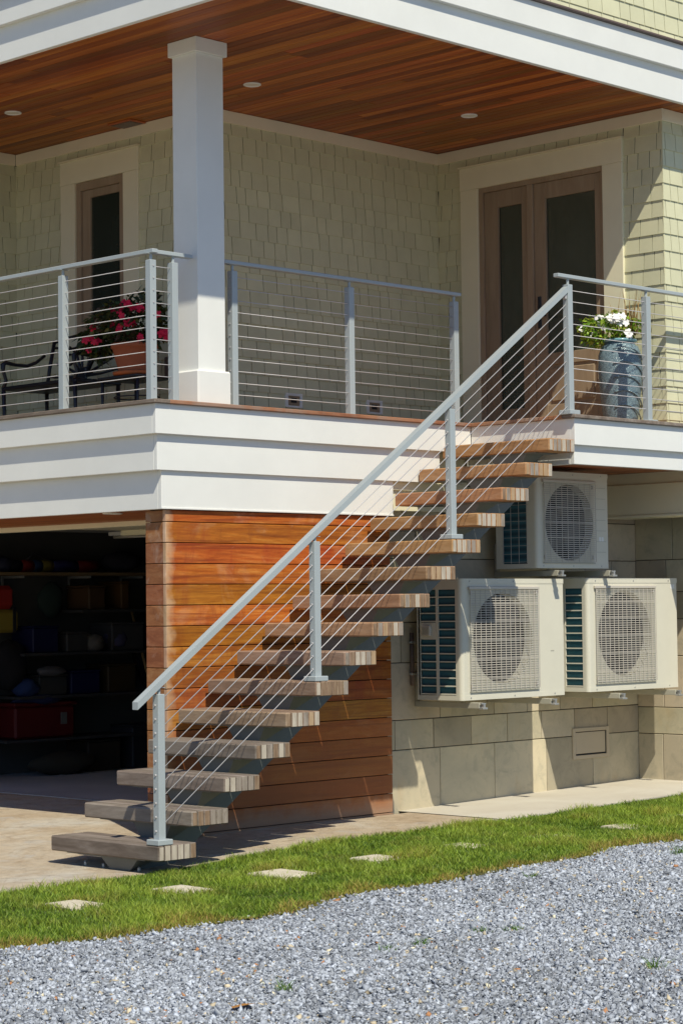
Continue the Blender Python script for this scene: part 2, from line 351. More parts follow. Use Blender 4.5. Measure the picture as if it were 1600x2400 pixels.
# ---------------------------------------------------------------- gravel chips (stuff)
def smooth_noise(X, Y, s, seed):
    r = np.random.default_rng(seed); o = np.zeros(len(X))
    for k in range(7):
        a = r.uniform(0, 2*np.pi); w_ = s*r.uniform(.6, 2.2); o += np.sin((X*np.cos(a)+Y*np.sin(a))*w_+r.uniform(0, 6.3))
    return o/7*1.6
def gravel():
    n = 112000
    X = rng.uniform(4.9, 13.6, n*3); Y = rng.uniform(4.4, 8.62, n*3)
    e = 8.42 + 0.07*np.sin(X*2.3)+0.05*np.sin(X*5.1+1)
    dx = X*r2.x+Y*r2.y; dp = X*fw.x+Y*fw.y
    keep = (np.abs(dx/dp) < 0.172) & (Y < e+np.abs(rng.normal(0, .035, len(X)))*np.sign(rng.random(len(X))-.45)) & (dp > 8.2)
    X = X[keep][:n]; Y = Y[keep][:n]; n = len(X)
    base = np.array([[1, 0, 0], [-1, 0, 0], [0, 1, 0], [0, -1, 0], [0, 0, 1], [0, 0, -1.]])
    fc = np.array([[0, 2, 4], [2, 1, 4], [1, 3, 4], [3, 0, 4], [2, 0, 5], [1, 2, 5], [3, 1, 5], [0, 3, 5]])
    sz = rng.lognormal(-4.66, .34, n).clip(.004, .021)
    rad = base[None]*(sz[:, None, None]*np.stack([rng.uniform(.9, 1.5, n), rng.uniform(.7, 1.1, n), rng.uniform(.35, .7, n)], -1)[:, None, :])
    rad = rad + rng.normal(0, 1, (n, 6, 3))*sz[:, None, None]*.22
    q = rng.normal(0, 1, (n, 4)); q[:, 1:3] *= .35; q /= np.linalg.norm(q, axis=1)[:, None]
    a, b, c, d = q.T
    R = np.stack([1-2*(c*c+d*d), 2*(b*c-a*d), 2*(b*d+a*c), 2*(b*c+a*d), 1-2*(b*b+d*d), 2*(c*d-a*b), 2*(b*d-a*c), 2*(c*d+a*b), 1-2*(b*b+c*c)], -1).reshape(n, 3, 3)
    v = np.einsum('nij,nkj->nki', R, rad)
    Z = H(X)-0.008+rng.random(n)**1.5*0.014+0.006*np.sin(X*3)*np.sin(Y*4)
    v += np.stack([X, Y, Z], -1)[:, None, :]
    f = (fc[None]+6*np.arange(n)[:, None, None]).reshape(-1, 3)
    g = np.clip(rng.beta(1.9, 2.8, n)*0.56+0.155+.035*smooth_noise(X, Y, 5, 8)+.03*smooth_noise(X, Y, 1.6, 9), .05, .78); col = np.stack([g*0.90, g*0.97, g*1.08], -1)
    k = rng.random(n); wm = k < .035; col[wm] = np.stack([g[wm]*1.35, g[wm]*1.15, g[wm]*.8], -1)
    om = k > .996; col[om] = (0.45, 0.22, 0.10)
    npmesh('gravel_chips', v.reshape(-1, 3), f, M['chip'], np.repeat(np.clip(col, 0, .8), 6, 0), kind='stuff', label='grey crushed stone gravel of the drive in front of the lawn', category='gravel')
gravel()
# ---------------------------------------------------------------- stepping stones + grass
STONES = [(7.535, 9.47), (8.32, 9.475), (9.09, 9.45), (9.84, 9.37), (10.62, 9.34), (11.40, 9.30), (12.20, 9.24), (12.98, 9.20)]
SH = [(.11, .13), (.125, .145), (.14, .155), (.12, .13), (.12, .13), (.12, .14), (.12, .14), (.12, .14)]
SL = ['pale square stepping stone in the grass, nearest the left edge of the picture', 'pale square stepping stone in the grass just left of the lowest stair tread', 'pale square stepping stone in the grass below the right end of the lowest tread',
      'thin looking stepping stone in the grass, fourth from the left edge', 'stepping stone almost overgrown by grass in front of the timber wall end', 'buried stepping stone in the grass in front of the left heat pump',
      'buried stepping stone in the grass in front of the access hatch', 'overgrown stepping stone in the lawn nearest the right edge of the picture']
for i, (x, y) in enumerate(STONES[:8]):
    z = hs(x)+[.019, .019, .019, .016, .010, .008, .012, .014][i]
    hx, hy = SH[i]; mb = MB().box(x-hx, x+hx, y-hy, y+hy, z-.05, z, c=.008)
    mb.v = [(a+rng.normal(0, .004), b+rng.normal(0, .004), c) for a, b, c in mb.v]
    mk('stepping_stone', mb, M['step'], label=SL[i], category='stepping stone', group='stepping stones across the lawn')
def blades(X, Y, Z, hgt, wid, lean, col):
    n = len(X); an = rng.uniform(0, 2*np.pi, n); la = rng.uniform(0, 2*np.pi, n)
    ax = np.stack([np.cos(an), np.sin(an), np.zeros(n)], -1)*wid[:, None]/2
    ld = np.stack([np.cos(la), np.sin(la), np.zeros(n)], -1)*(lean*hgt)[:, None]
    p = np.stack([X, Y, Z], -1); up = np.array([0, 0, 1.])[None]*hgt[:, None]
    v = np.stack([p-ax, p+ax, p+ld*.35+up*.55-ax*.8, p+ld*.35+up*.55+ax*.8, p+ld+up], 1).reshape(-1, 3)
    f = np.array([[0, 1, 3], [0, 3, 2], [2, 3, 4]])[None]+5*np.arange(n)[:, None, None]
    c = np.repeat(col, 5, 0).reshape(n, 5, 3).copy(); c[:, :2] *= .75; c[:, 4] *= 1.1
    return v, f.reshape(-1, 3), c.reshape(-1, 3)
def grass():
    n = 210000; X = rng.uniform(6.1, 14.6, n); Y = rng.uniform(8.33, 10.34, n)
    dx = X*r2.x+Y*r2.y; dp = X*fw.x+Y*fw.y; k = np.abs(dx/dp) < .175
    e0 = 8.44 + .07*np.sin(X*2.3)+.05*np.sin(X*5.1+1)+.03*smooth_noise(X, Y, 9, 3); e1 = 10.20-.03*np.clip(X-11.5, 0, 3)+.03*smooth_noise(X, Y, 6, 4)
    k &= (Y > e0+rng.normal(0, .025, n)) & (Y < e1+rng.normal(0, .02, n))
    for i, (x, y) in enumerate(STONES):
        wb = .022*smooth_noise(X*1.0, Y, 22, 40+i); ins = (np.abs(X-x) < SH[i][0]-.03*rng.random(n)+wb) & (np.abs(Y-y) < SH[i][1]-.035*rng.random(n)+wb)
        k &= ~(ins & (rng.random(n) < [.965, .965, .965, .88, .55, .3, .25, .4][i]))
    k &= rng.random(n) < np.clip(.86+.30*smooth_noise(X, Y, 18, 21), .35, 1)
    X, Y = X[k], Y[k]; e0 = e0[k]; n = len(X)
    N1 = smooth_noise(X, Y, 5, 1); N2 = smooth_noise(X, Y, 14, 2)
    hgt = rng.uniform(.016, .048, n)*(1+.42*N1)*(1+.40*N2)*np.clip((Y-e0)*5+.55, .5, 1); wid = rng.uniform(.0035, .0062, n)
    dry = np.clip(.16+.42*N2+.2*N1+np.clip(1-(Y-e0)/(.16+.10*N1), 0, 1)*1.5, 0, 1)*rng.random(n)**.55
    for x, y in STONES[:4]: dry += .35*np.exp(-(((X-x)/.26)**2+((Y-y)/.3)**2)**2)*rng.random(n)
    g1 = np.array([.075, .16, .014]); g2 = np.array([.40, .54, .06]); g3 = np.array([.50, .33, .10])
    r0 = np.clip(rng.random(n)+.28*N1, 0, 1)[:, None]; col = g1*(1-r0)+g2*r0
    d = np.clip(dry, 0, 1)[:, None]**1.5; col = col*(1-d)+g3*d
    v, f, c = blades(X, Y, H(X)-.002, hgt, wid, rng.uniform(.2, 1.1, n), col)
    npmesh('grass', v, f, M['blade'], c, kind='stuff', label='strip of mown green grass between paving and gravel', category='grass')
grass()
WEEDS = [((7.51, 7.10), .035, 'small yellow green weed in the gravel, left of a pair'), ((7.75, 7.11), .04, 'small green weed in the gravel, right of a pair near the middle'), ((8.25, 7.15), .035, 'low green weed tuft in the gravel right of centre'),
         ((8.41, 7.07), .03, 'tiny weed tuft in the gravel beside a slightly bigger one'), ((7.88, 5.83), .07, 'taller grassy weed in the gravel near the lower right corner'), ((11.07, 7.98), .08, 'upright weed at the gravel edge by the right border'), ((9.80, 8.10), .03, 'flat green weed just off the lawn edge'), ((6.43, 6.69), .06, 'grassy weed in the lower middle of the gravel')]
for (x, y), h_, lb in WEEDS:
    n = 45; X = rng.normal(x, .022, n); Y = rng.normal(y, .022, n)
    col = np.array([.13, .25, .03])*rng.uniform(.7, 1.3, (n, 1)); v, f, c = blades(X, Y, H(X)-.002, rng.uniform(.4, 1.1, n)*h_, rng.uniform(.003, .006, n), rng.uniform(.4, 1.3, n), col)
    npmesh('weed', v, f, M['blade'], c, label=lb, category='weed', group='weeds in the gravel')
mk('fallen_leaf', MB().add(([(5.99, 6.52, .014), (6.06, 6.50, .022), (6.13, 6.53, .012), (6.08, 6.55, .018), (6.02, 6.56, .012)], [(0, 1, 3, 4), (1, 2, 3)])), flat('dry_leaf', (.42, .20, .05)), label='dry orange brown leaf lying on the gravel', category='leaf')

# ---------------------------------------------------------------- shingle walls
def shingle_mesh():
    a, b = 0.0130, 0.0025
    v = [(0, 0, 0), (1, 0, 0), (1, -a, 0), (0, -a, 0), (0, 0, 1), (1, 0, 1), (1, -b, 1), (0, -b, 1)]
    f = [(0, 1, 2, 3), (4, 7, 6, 5), (3, 2, 6, 7), (0, 3, 7, 4), (1, 5, 6, 2), (0, 4, 5, 1)]
    f = [tuple(reversed(q)) for q in f]
    me = bpy.data.meshes.new('shingle'); me.from_pydata(v, [], f); me.materials.append(M['shingle']); me.update(); return me
SHM = shingle_mesh(); EXPO = 0.1372; Z0 = 4.604
def shingles(root, ax, pos, u0, u1, z0, z1, holes=(), lim=295, order=None):
    """ax 'x': wall faces -Y at y=pos, u runs along X;  ax 'y': wall faces -X at x=pos, u runs along Y"""
    pcs = []
    k0 = int(math.floor((z0-Z0)/EXPO))-1; k1 = int(math.ceil((z1-Z0)/EXPO))
    for k in range(k0, k1+1):
        zb = Z0+k*EXPO; zt = zb+EXPO+.022
        if zb+EXPO <= z0 or zb >= z1: continue
        u = u0 - random.uniform(0, .1)
        while u < u1:
            w = random.choice([.105, .12, .135, .15, .165, .185, .215])*random.uniform(.92, 1.08)
            a, b = max(u, u0), min(u+w-.0068, u1); u += w
            if b-a < .012: continue
            jz = random.uniform(-.0008, .0008)
            segs = [(a, b, max(zb+jz, z0), min(zt, z1))]
            for (ha, hb, hz0, hz1) in holes:
                ns = []
                for (a_, b_, c_, d_) in segs:
                    if b_ <= ha or a_ >= hb or d_ <= hz0 or c_ >= hz1: ns.append((a_, b_, c_, d_)); continue
                    if a_ < ha: ns.append((a_, ha, c_, d_))
                    if b_ > hb: ns.append((hb, b_, c_, d_))
                    aa, bb = max(a_, ha), min(b_, hb)
                    if d_ > hz1 and zb+EXPO > hz1: ns.append((aa, bb, hz1, d_))
                    if c_ < hz0: ns.append((aa, bb, c_, min(d_, hz0)))
                segs = ns
            pcs += [s for s in segs if s[1]-s[0] > .008 and s[3]-s[2] > .012]
    if order: pcs.sort(key=order)
    rest = MB()
    R = Matrix.Identity(4) if ax == 'x' else Matrix(((0, 1, 0, 0), (-1, 0, 0, 0), (0, 0, 1, 0), (0, 0, 0, 1)))
    for i, (a, b, c, d) in enumerate(pcs):
        if ax == 'x': W = Matrix.Translation((a, pos, c)) @ Matrix.Diagonal((b-a, 1, d-c, 1))
        else: W = Matrix.Translation((pos, b, c)) @ R @ Matrix.Diagonal((b-a, 1, d-c, 1))
        if i < lim: inst('shingle', SHM, W, root)
        else: rest.add(([tuple(x.co) for x in SHM.vertices], [tuple(p.vertices) for p in SHM.polygons]), M=W)
    if rest.v: mk('shingle_field', rest, M['shingle'], root, kind='stuff')
    return len(pcs)
XD, YF, YI, XW, YL, ZC, ZD = 14.30, 10.35, 12.784, 11.58, 15.30, 5.62, 3.035
# recess wall behind the deck (faces -Y)
w = thing('shingle_wall', 'olive shingled porch wall behind the middle railing, between the column and the door', 'wall', (12.9, YI, ZD))
mk('sheathing', box(XW+.002, XD+.05, YI, YI+.1, ZD-.05, ZC), M['sheath'], w)
shingles(w, 'x', YI, XW-.008, XD, ZD, 5.52, [(12.385, 12.585, 3.262, 3.382), (13.345, 13.54, 3.262, 3.382)], order=lambda s: s[2] > 4.9)
mk('frieze_board', box(XW-.02, XD-.001, YI-.022, YI, 5.52, ZC-.002, .003), M['frieze'], w)
# window wall (faces -X)
w = thing('shingle_wall', 'shaded shingled wall with the narrow window, left of the white column', 'wall', (XW, 14.0, ZD))
mk('sheathing', MB().box(XW, XW+.1, YI+.002, 13.80, ZD-.05, ZC).box(XW, XW+.1, 14.47, YL+.05, ZD-.05, ZC).box(XW, XW+.1, 13.80, 14.47, 5.25, ZC).box(XW, XW+.1, 13.80, 14.47, ZD-.05, 3.95), M['sheath'], w)
wh = (13.626, 14.647, 3.84, 5.448)
shingles(w, 'y', XW, YI-.008, YL, ZD, 5.52, [wh, (13.19, 13.30, 3.49, 3.67)])
mk('frieze_board', box(XW-.022, XW, YI-.02, YL-.02, 5.52, ZC-.002, .003), M['frieze'], w)
wa, wb, wt = 13.82, 14.457, 5.243
mb = MB().box(XW-.028, XW+.03, 13.626, wa, 3.84, wt, c=.002).box(XW-.028, XW+.03, wb, 14.647, 3.84, wt, c=.002).box(XW-.030, XW+.03, 13.622, 14.651, wt+.001, 5.44, c=.002).box(XW-.028, XW+.03, wa, wb, 3.84, 3.955, c=.002)
mk('window_casing', mb, M['cream'], w)
mk('drip_cap', box(XW-.045, XW+.0, 13.615, 14.658, 5.441, 5.452), M['cream'], w)
mb = MB().box(XW-.01, XW+.05, wa+.001, wa+.06, 3.957, wt-.001, c=.002).box(XW-.01, XW+.05, wb-.06, wb-.001, 3.957, wt-.001, c=.002).box(XW-.01, XW+.05, wa+.06, wb-.06, wt-.07, wt-.001, c=.002).box(XW-.01, XW+.05, wa+.06, wb-.06, 3.957, 4.01, c=.002)
wi = mk('window', mb, M['doorwood'], w)
ga, gb, gz0, gz1 = 13.914, 14.294, 4.077, 5.106
mb = MB().box(XW+.012, XW+.045, wa+.061, ga, 4.011, wt-.071, c=.003).box(XW+.012, XW+.045, gb, wb-.061, 4.011, wt-.071, c=.003).box(XW+.012, XW+.045, ga, gb, gz1, wt-.071, c=.003).box(XW+.012, XW+.045, ga, gb, 4.011, gz0, c=.003)
mk('sash', mb, M['doorwood'], wi)
mk('pane', box(XW+.030, XW+.036, ga, gb, gz0, gz1), M['glass'], wi)
mk('sash_lock', box(XW-.0, XW+.012, 14.05, 14.16, 4.018, 4.04, .003), M['cream'], wi)
# left return wall (faces -Y)
w = thing('shingle_wall', 'shaded shingled return wall at the far left edge, above the bench arm', 'wall', (10.6, YL, ZD))
mk('sheathing', box(8.6, XW+.05, YL, YL+.1, ZD-.05, ZC), M['sheath'], w)
shingles(w, 'x', YL, 10.9, XW, ZD, 5.52)
mk('frieze_board', box(8.6, XW-.023, YL-.022, YL, 5.52, ZC-.002, .003), M['frieze'], w)
# door wall (faces -X)
w = thing('shingle_wall', 'shingled porch wall that holds the glazed door and sidelight', 'wall', (XD, 11.5, ZD))
mk('sheathing', MB().box(XD, XD+.1, YF+.002, 10.93, ZD-.05, ZC).box(XD, XD+.1, 12.31, YI, ZD-.05, ZC).box(XD, XD+.1, 10.93, 12.31, 5.25, ZC), M['sheath'], w)
shingles(w, 'y', XD, YF-.009, YI, ZD, 5.52, [(10.739, 12.496, ZD-1, 5.452)])
mk('frieze_board', box(XD-.022, XD, YF-.022, YI-.0225, 5.52, ZC-.002, .003), M['frieze'], w)
mk('door_casing', MB().box(XD-.03, XD+.02, 10.739, 10.941, ZD, 5.243, c=.002).box(XD-.03, XD+.02, 12.30, 12.496, ZD, 5.243, c=.002).box(XD-.032, XD+.02, 10.735, 12.5, 5.244, 5.44, c=.002), M['cream'], w)
mk('drip_cap', box(XD-.048, XD, 10.728, 12.507, 5.441, 5.452), M['cream'], w)
mk('door_frame', MB().box(XD-.012, XD+.06, 10.942, 10.972, ZD, 5.243, c=.002).box(XD-.012, XD+.06, 12.252, 12.299, ZD, 5.243, c=.002).box(XD-.012, XD+.06, 10.972, 12.252, 5.20, 5.243, c=.002).box(XD-.012, XD+.06, 11.70, 11.765, ZD, 5.199, c=.004), M['doorwood'], w)
d = mk('door', MB().box(XD+.008, XD+.05, 10.974, 11.05, ZD+.01, 5.198, c=.003).box(XD+.008, XD+.05, 11.574, 11.698, ZD+.01, 5.198, c=.003).box(XD+.008, XD+.05, 11.05, 11.574, 5.06, 5.198, c=.003).box(XD+.008, XD+.05, 11.05, 11.574, 3.642, 3.742, c=.003).box(XD+.008, XD+.05, 11.05, 11.574, ZD+.01, 3.305, c=.003), M['doorwood'], w)
mk('pane', box(XD+.028, XD+.034, 11.05, 11.574, 3.742, 5.06), M['glass'], d)
mk('panel', MB().box(XD+.022, XD+.04, 11.05, 11.574, 3.305, 3.642).box(XD+.010, XD+.024, 11.085, 11.54, 3.332, 3.615, c=.012), M['doorwood'], d)
mk('handle_plate', box(XD-.002, XD+.008, 11.63, 11.668, 3.96, 4.232, .004), M['black'], d)
mk('lever', MB().add(tube([(XD-.002, 11.649, 4.06), (XD-.045, 11.649, 4.06), (XD-.05, 11.62, 4.06), (XD-.05, 11.54, 4.055)], .008, 8), True), M['black'], d)
s = mk('sidelight', MB().box(XD+.006, XD+.05, 11.767, 11.835, ZD+.01, 5.198, c=.003).box(XD+.006, XD+.05, 12.10, 12.25, ZD+.01, 5.198, c=.003).box(XD+.006, XD+.05, 11.835, 12.10, 5.054, 5.198, c=.003).box(XD+.006, XD+.05, 11.835, 12.10, ZD+.01, 3.30, c=.003), M['doorwood'], w)
mk('pane', box(XD+.03, XD+.036, 11.835, 12.10, 3.30, 5.054), M['glass'], s)
# front wall (faces -Y), right of the porch
w = thing('shingle_wall', 'sunlit pale shingled front wall at the right edge behind the blue pot', 'wall', (15.5, YF, ZD))
mk('sheathing', box(XD+.002, 18, YF, YF+.1, ZD-.05, ZC), M['sheath'], w)
shingles(w, 'x', YF, XD-.009, 15.6, ZD, 5.52)
mk('frieze_board', box(XD+.0005, 18, YF-.022, YF-.001, 5.52, ZC-.002, .003), M['frieze'], w)
# upper storey wall
w = thing('shingle_wall', 'sunlit shingled upper storey wall above the roof trim, top right corner', 'wall', (14, 10.03, 6.06))
mk('sheathing', MB().box(9.49, 19, 10.032, 10.14, 6.05, 8.2).box(9.49, 9.6, 10.14, 20, 6.05, 8.2), M['sheath'], w)
shingles(w, 'x', 10.032, 12.0, 16.0, 6.056, 6.95)
mk('shingle_field', MB().box(9.478, 9.49, 10.02, 20, 6.06, 8.2), M['shingle'], w, kind='stuff')

# ---------------------------------------------------------------- porch ceiling and roof trim
c = thing('porch_ceiling', 'dark red brown tongue and groove wood ceiling over the porch', 'ceiling', (12.5, 13, ZC))
mk('ceiling_backing', box(9.47, 18, 10.07, 19, ZC+.022, 6.0), M['sheath'], c)
x = 9.475
while x < 16.2:
    ys = [10.075]; y = 10.075+random.uniform(.8, 4.5)
    while y < 16.3: ys.append(y); y += random.uniform(2.6, 4.4)
    ys.append(17.5)
    for a, b in zip(ys[:-1], ys[1:]):
        mk('plank', box(x+.0004, x+.0885, a+.0005, b-.0005, ZC, ZC+.018, .0025), M['ceil'], c)
    x += .0889
f = thing('roof_trim', 'stepped white roof fascia running round the porch roof corner', 'fascia', (9.43, 10.03, 5.58))
mk('fascia_board', MB().box(9.43, 19, 10.03, 10.07, 5.583, 5.86, c=.003), M['white'], f)
mk('fascia_board', MB().box(9.43, 9.47, 10.071, 19, 5.583, 5.86, c=.003), M['white'], f)
mk('fascia_board', MB().box(9.385, 19, 9.986, 10.029, 5.834, 6.03, c=.003), M['white'], f)
mk('fascia_board', MB().box(9.385, 9.429, 10.030, 19, 5.834, 6.03, c=.003), M['white'], f)
mk('drip_edge', MB().box(9.35, 19, 9.955, 10.031, 6.031, 6.050, c=.004).box(9.35, 9.477, 10.0325, 19, 6.031, 6.050, c=.004), M['drip'], f)
def downlight(x, y, z, r, label):
    t_ = thing('ceiling_light', label, 'ceiling light', (x, y, z), 'recessed ceiling lights')
    v, fc = [], []; n = 28; pr_ = [(r*1.0, 0), (r*1.0, -.006), (r*.90, -.009), (r*.80, -.006), (r*.74, -.001)]
    for rr, zz in pr_:
        for k in range(n): v.append((x+rr*math.cos(6.2832*k/n), y+rr*math.sin(6.2832*k/n), z+zz))
    for j in range(4):
        for k in range(n): fc.append((j*n+k, (j+1)*n+k, (j+1)*n+(k+1) % n, j*n+(k+1) % n))
    mk('trim_ring', MB().add((v, fc), True), M['white'], t_)
    mk('lens', lathe(x, y, [(r*.74, z-.003), (r*.5, z-.004), (.001, z-.005)], 24), M['lens'], t_)
downlight(10.56, 13.99, ZC, .068, 'round recessed ceiling light at the left edge of the porch ceiling')
downlight(11.32, 12.00, ZC, .068, 'round recessed ceiling light just right of the column cap')
downlight(13.34, 11.57, ZC, .068, 'round recessed ceiling light in front of the glazed door')
v_ = thing('ceiling_vent', 'small brown framed vent in the wood ceiling above the narrow window', 'vent', (11.47, 13.66, ZC))
mk('vent_frame', MB().box(11.38, 11.555, 13.52, 13.80, ZC-.014, ZC-.001, c=.003), M['soffit'], v_)
mk('louvre', MB().box(11.40, 11.535, 13.54, 13.78, ZC-.019, ZC-.015), M['drip'], v_)

# ---------------------------------------------------------------- porch column
c = thing('porch_column', 'square white column with plinth and cap holding the porch roof corner', 'column', (10.2, 11.375, ZD))
mk('plinth', box(10.048, 10.359, 11.222, 11.533, ZD, 3.282, .012), M['white'], c)
mk('shaft', box(10.078, 10.332, 11.252, 11.506, 3.282, 5.516, .003), M['white'], c)
mk('cap', box(10.056, 10.354, 11.230, 11.528, 5.516, ZC-.001, .003), M['white'], c)

# ---------------------------------------------------------------- deck
d = thing('deck', 'raised porch deck with stepped white fascia and wood edge boards', 'deck', (9.55, 11.1, 2.3))
mk('nosing', box(9.520, 9.66, 11.072, 19, 3.008, ZD, .004), M['noseg'], d, label='weathered grey brown edge board on the left side')
mk('nosing', box(9.661, 12.734, 11.072, 11.20, 3.008, ZD, .004), M['nose'], d)
mk('nosing', box(12.735, 12.87, 10.18, 11.20, 3.008, ZD, .004), M['nose'], d)
mk('nosing', box(12.735, 19, 10.05, 10.179, 3.008, ZD, .004), M['noseg'], d, label='grey edge board beside the top of the stair')
y = 11.201; 
while y < YL-.05:
    mk('deck_board', box(9.661, XD if y < YI-.1 else XW, y, y+.137, 3.005, ZD-.001, .003), M['deck'], d); y += .141
y = 10.18
while y < 11.15:
    mk('deck_board', box(12.871, XD if y > YF else 19, y, min(y+.137, 11.199), 3.005, ZD-.001, .003), M['deck'], d); y += .141
mk('deck_frame', MB().box(9.70, 12.82, 11.20, 15.4, 2.345, 3.003).box(12.82, 19, 10.16, 11.3, 2.762, 3.003).box(12.82, 19, 11.3, 15.4, 2.30, 3.003).box(9.70, 11.5, 15.4, 19, 2.345, 3.003), M['cream'], d)
# fascia bands: left side, front, jog, right part
def band(dx, z0, z1, xr, th=.035):
    mk('fascia_board', box(9.551+dx[0], 9.551+dx[0]+th, 11.1+dx[1]+th, 19, z0, z1, .0025), M['white'], d)
    mk('fascia_board', box(9.551+dx[0], xr, 11.1+dx[1], 11.1+dx[1]+th-.001, z0, z1, .0025), M['white'], d)
band((0, 0), 2.804, 3.0075, 12.764); band((.043, .038), 2.561, 2.82, 12.44); band((.099, .062), 2.299, 2.575, 11.94)
mk('drip_bead', box(9.648, 11.942, 11.155, 11.1615, 2.299, 2.312, .002), M['white'], d)
mk('fascia_board', box(12.765, 12.80, 10.115, 11.099, 2.81, 3.0075, .0025), M['white'], d)
mk('fascia_board', box(12.765, 19, 10.08, 10.1145, 2.81, 3.0075, .0025), M['white'], d)
mk('fascia_board', box(12.801, 12.836, 10.151, 11.18, 2.668, 2.825, .0025), M['white'], d)
mk('fascia_board', box(12.801, 19, 10.116, 10.150, 2.668, 2.825, .0025), M['white'], d)
mk('fascia_return', MB().box(11.905, 11.94, 11.198, 11.24, 2.299, 2.56).box(11.95, 12.78, 11.18, 11.265, 2.50, 2.56), M['cream'], d)
x = 9.69
while x < 11.27:
    mk('soffit_plank', box(x+.0008, min(x+.088, 11.30)-.0008, 11.40, 19, 2.335, 2.344, .002), M['soffit'], d); x += .0889
x = 12.84
while x < 14.55:
    mk('soffit_plank', box(x+.0008, x+.0881, 10.152, 11.275, 2.703, 2.715, .002), M['soffit'], d); x += .0889
downlight(10.28, 12.44, 2.335, .075, 'round recessed light in the soffit above the garage door')

# ---------------------------------------------------------------- timber clad wall
w = thing('timber_wall', 'horizontal orange brown oiled board wall behind the stair, right of the garage opening', 'wall', (10.8, 11.18, .05))
mk('wall_core', box(9.735, 11.90, 11.215, 11.38, .03, 2.335), M['dark'], w)
NB = 16; bz = np.linspace(.075, 2.297, NB+1); bz[-1] = 2.297
zt = 2.297; zs = [zt, 2.215]
while zs[-1] > .22: zs.append(zs[-1]-.1418)
zs.append(.068)
for a, b in zip(zs[1:], zs[:-1]):
    pr_ = random.uniform(-.002, .002)
    mk('board', box(9.704, 11.915, 11.18+pr_, 11.205, a+.0025, b-.0025, .003), M['clad'], w)
    mk('board', box(9.700, 9.726, 11.207, 11.39, a+.0025, b-.0025, .003), M['cladside'], w, label='short weathered board on the garage side of the wall')
    mk('board_edge', box(9.697, 9.7035, 11.1785, 11.206, a+.003, b-.003, .001), M['cladend'], w)

# ---------------------------------------------------------------- limestone walls
def stonewall(root, ax, pos, u0, u1, courses, skip=None, first=None):
    for k, (z0, z1) in enumerate(zip(courses[:-1], courses[1:])):
        js = first[k] if first and k in first else None
        if js is None:
            js = [u0]; u = u0+random.uniform(.15, .5)
            while u < u1-.12: js.append(u); u += random.choice([.36, .44, .52, .6])*random.uniform(.95, 1.05)
            js.append(u1)
        for a, b in zip(js[:-1], js[1:]):
            p = random.uniform(-.0015, .0015)
            if ax == 'x': vf = box(a+.0032, b-.0032, pos-.012+p, pos+.02, z0+.0032, z1-.0032, .003)
            else: vf = box(pos-.012+p, pos+.02, a+.0032, b-.0032, z0+.0032, z1-.0032, .003)
            mk('stone_tile', vf, M['stone'], root)
CO = [.03, .537, .762, 1.195, 1.50, 1.74, 1.985, 2.30, 2.56]
w = thing('stone_wall', 'limestone tiled wall under the deck carrying the heat pumps', 'wall', (13.5, 11.22, .05))
mk('wall_core', box(11.93, 15.12, 11.288, 11.42, 0, 2.74), M['grout'], w)
stonewall(w, 'x', 11.28, 11.92, 15.09, CO, first={0: [11.92, 12.543, 13.189, 13.838, 14.443, 15.09], 1: [11.92, 12.038, 12.474, 12.912, 13.351, 13.779, 14.206, 14.647, 15.09], 2: [11.92, 12.55, 13.19, 13.60, 14.02, 14.45, 15.09]})
mk('stone_tile', box(11.9225, 15.0635, 11.268, 11.30, 2.5625, 2.735), M['stone'], w)
w = thing('stone_wall', 'limestone tiled return wall at the right edge beside the walkway', 'wall', (15.08, 10.6, .05))
mk('wall_core', box(15.088, 15.3, 10.13, 11.28, 0, 2.74), M['grout'], w)
stonewall(w, 'y', 15.08, 10.14, 11.267, [.03, .52, .745, 1.18, 1.49, 1.72, 1.99, 2.355, 2.73], first={0: [10.14, 10.60, 11.01, 11.267], 1: [10.14, 10.74, 11.267], 2: [10.14, 10.99, 11.267], 3: [10.14, 10.85, 11.267], 4: [10.14, 10.86, 11.267], 5: [10.14, 10.95, 11.267], 6: [10.14, 10.88, 11.267], 7: [10.14, 10.70, 11.267]})
w = thing('beam', 'cream painted beam above the limestone return wall under the deck', 'beam', (14.7, 10.7, 2.335))
mk('beam_face', box(14.60, 14.86, 10.16, 11.265, 2.355, 2.61, .004), M['cream'], w)
mk('beam_cap', box(14.622, 14.84, 10.16, 11.265, 2.611, 2.76, .003), M['cream'], w)
mk('bottom_lip', box(14.585, 14.87, 10.16, 11.21, 2.333, 2.354, .004), M['cream'], w)

# ---------------------------------------------------------------- garage
g = thing('garage', 'open garage under the porch with a dark interior', 'garage', (11.3, 14, .07))
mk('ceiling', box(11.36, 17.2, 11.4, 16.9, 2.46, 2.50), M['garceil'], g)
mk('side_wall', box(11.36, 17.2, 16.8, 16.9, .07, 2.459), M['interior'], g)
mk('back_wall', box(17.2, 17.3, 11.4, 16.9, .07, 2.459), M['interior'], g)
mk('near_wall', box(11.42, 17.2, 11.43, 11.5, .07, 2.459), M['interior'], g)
mk('door_header', MB().box(11.28, 11.36, 11.40, 19, 2.292, 2.334, c=.004).box(11.31, 11.36, 11.40, 19, 2.335, 2.5), M['cream'], g)
mk('door_panel', MB().box(11.42, 14.0, 12.2, 16.5, 2.37, 2.41), M['garceil'], g, label='raised overhead door under the garage ceiling')
mk('front_wall', MB().box(11.30, 11.40, 16.3, 19, .07, 2.29), M['cream'], g)
mk('jamb', MB().box(11.30, 11.40, 11.4, 11.95, .07, 2.29), M['cream'], g)
mk('garage_floor', box(11.305, 17.3, 11.4, 16.9, -.05, .078), M['gfloor'], kind='structure')
mk('threshold', box(11.265, 11.304, 11.4, 16.5, .02, .084, .003), M['gal'], g)
YG = 16.75
def gthing(name, label, cat, loc): return thing(name, label, cat, loc)
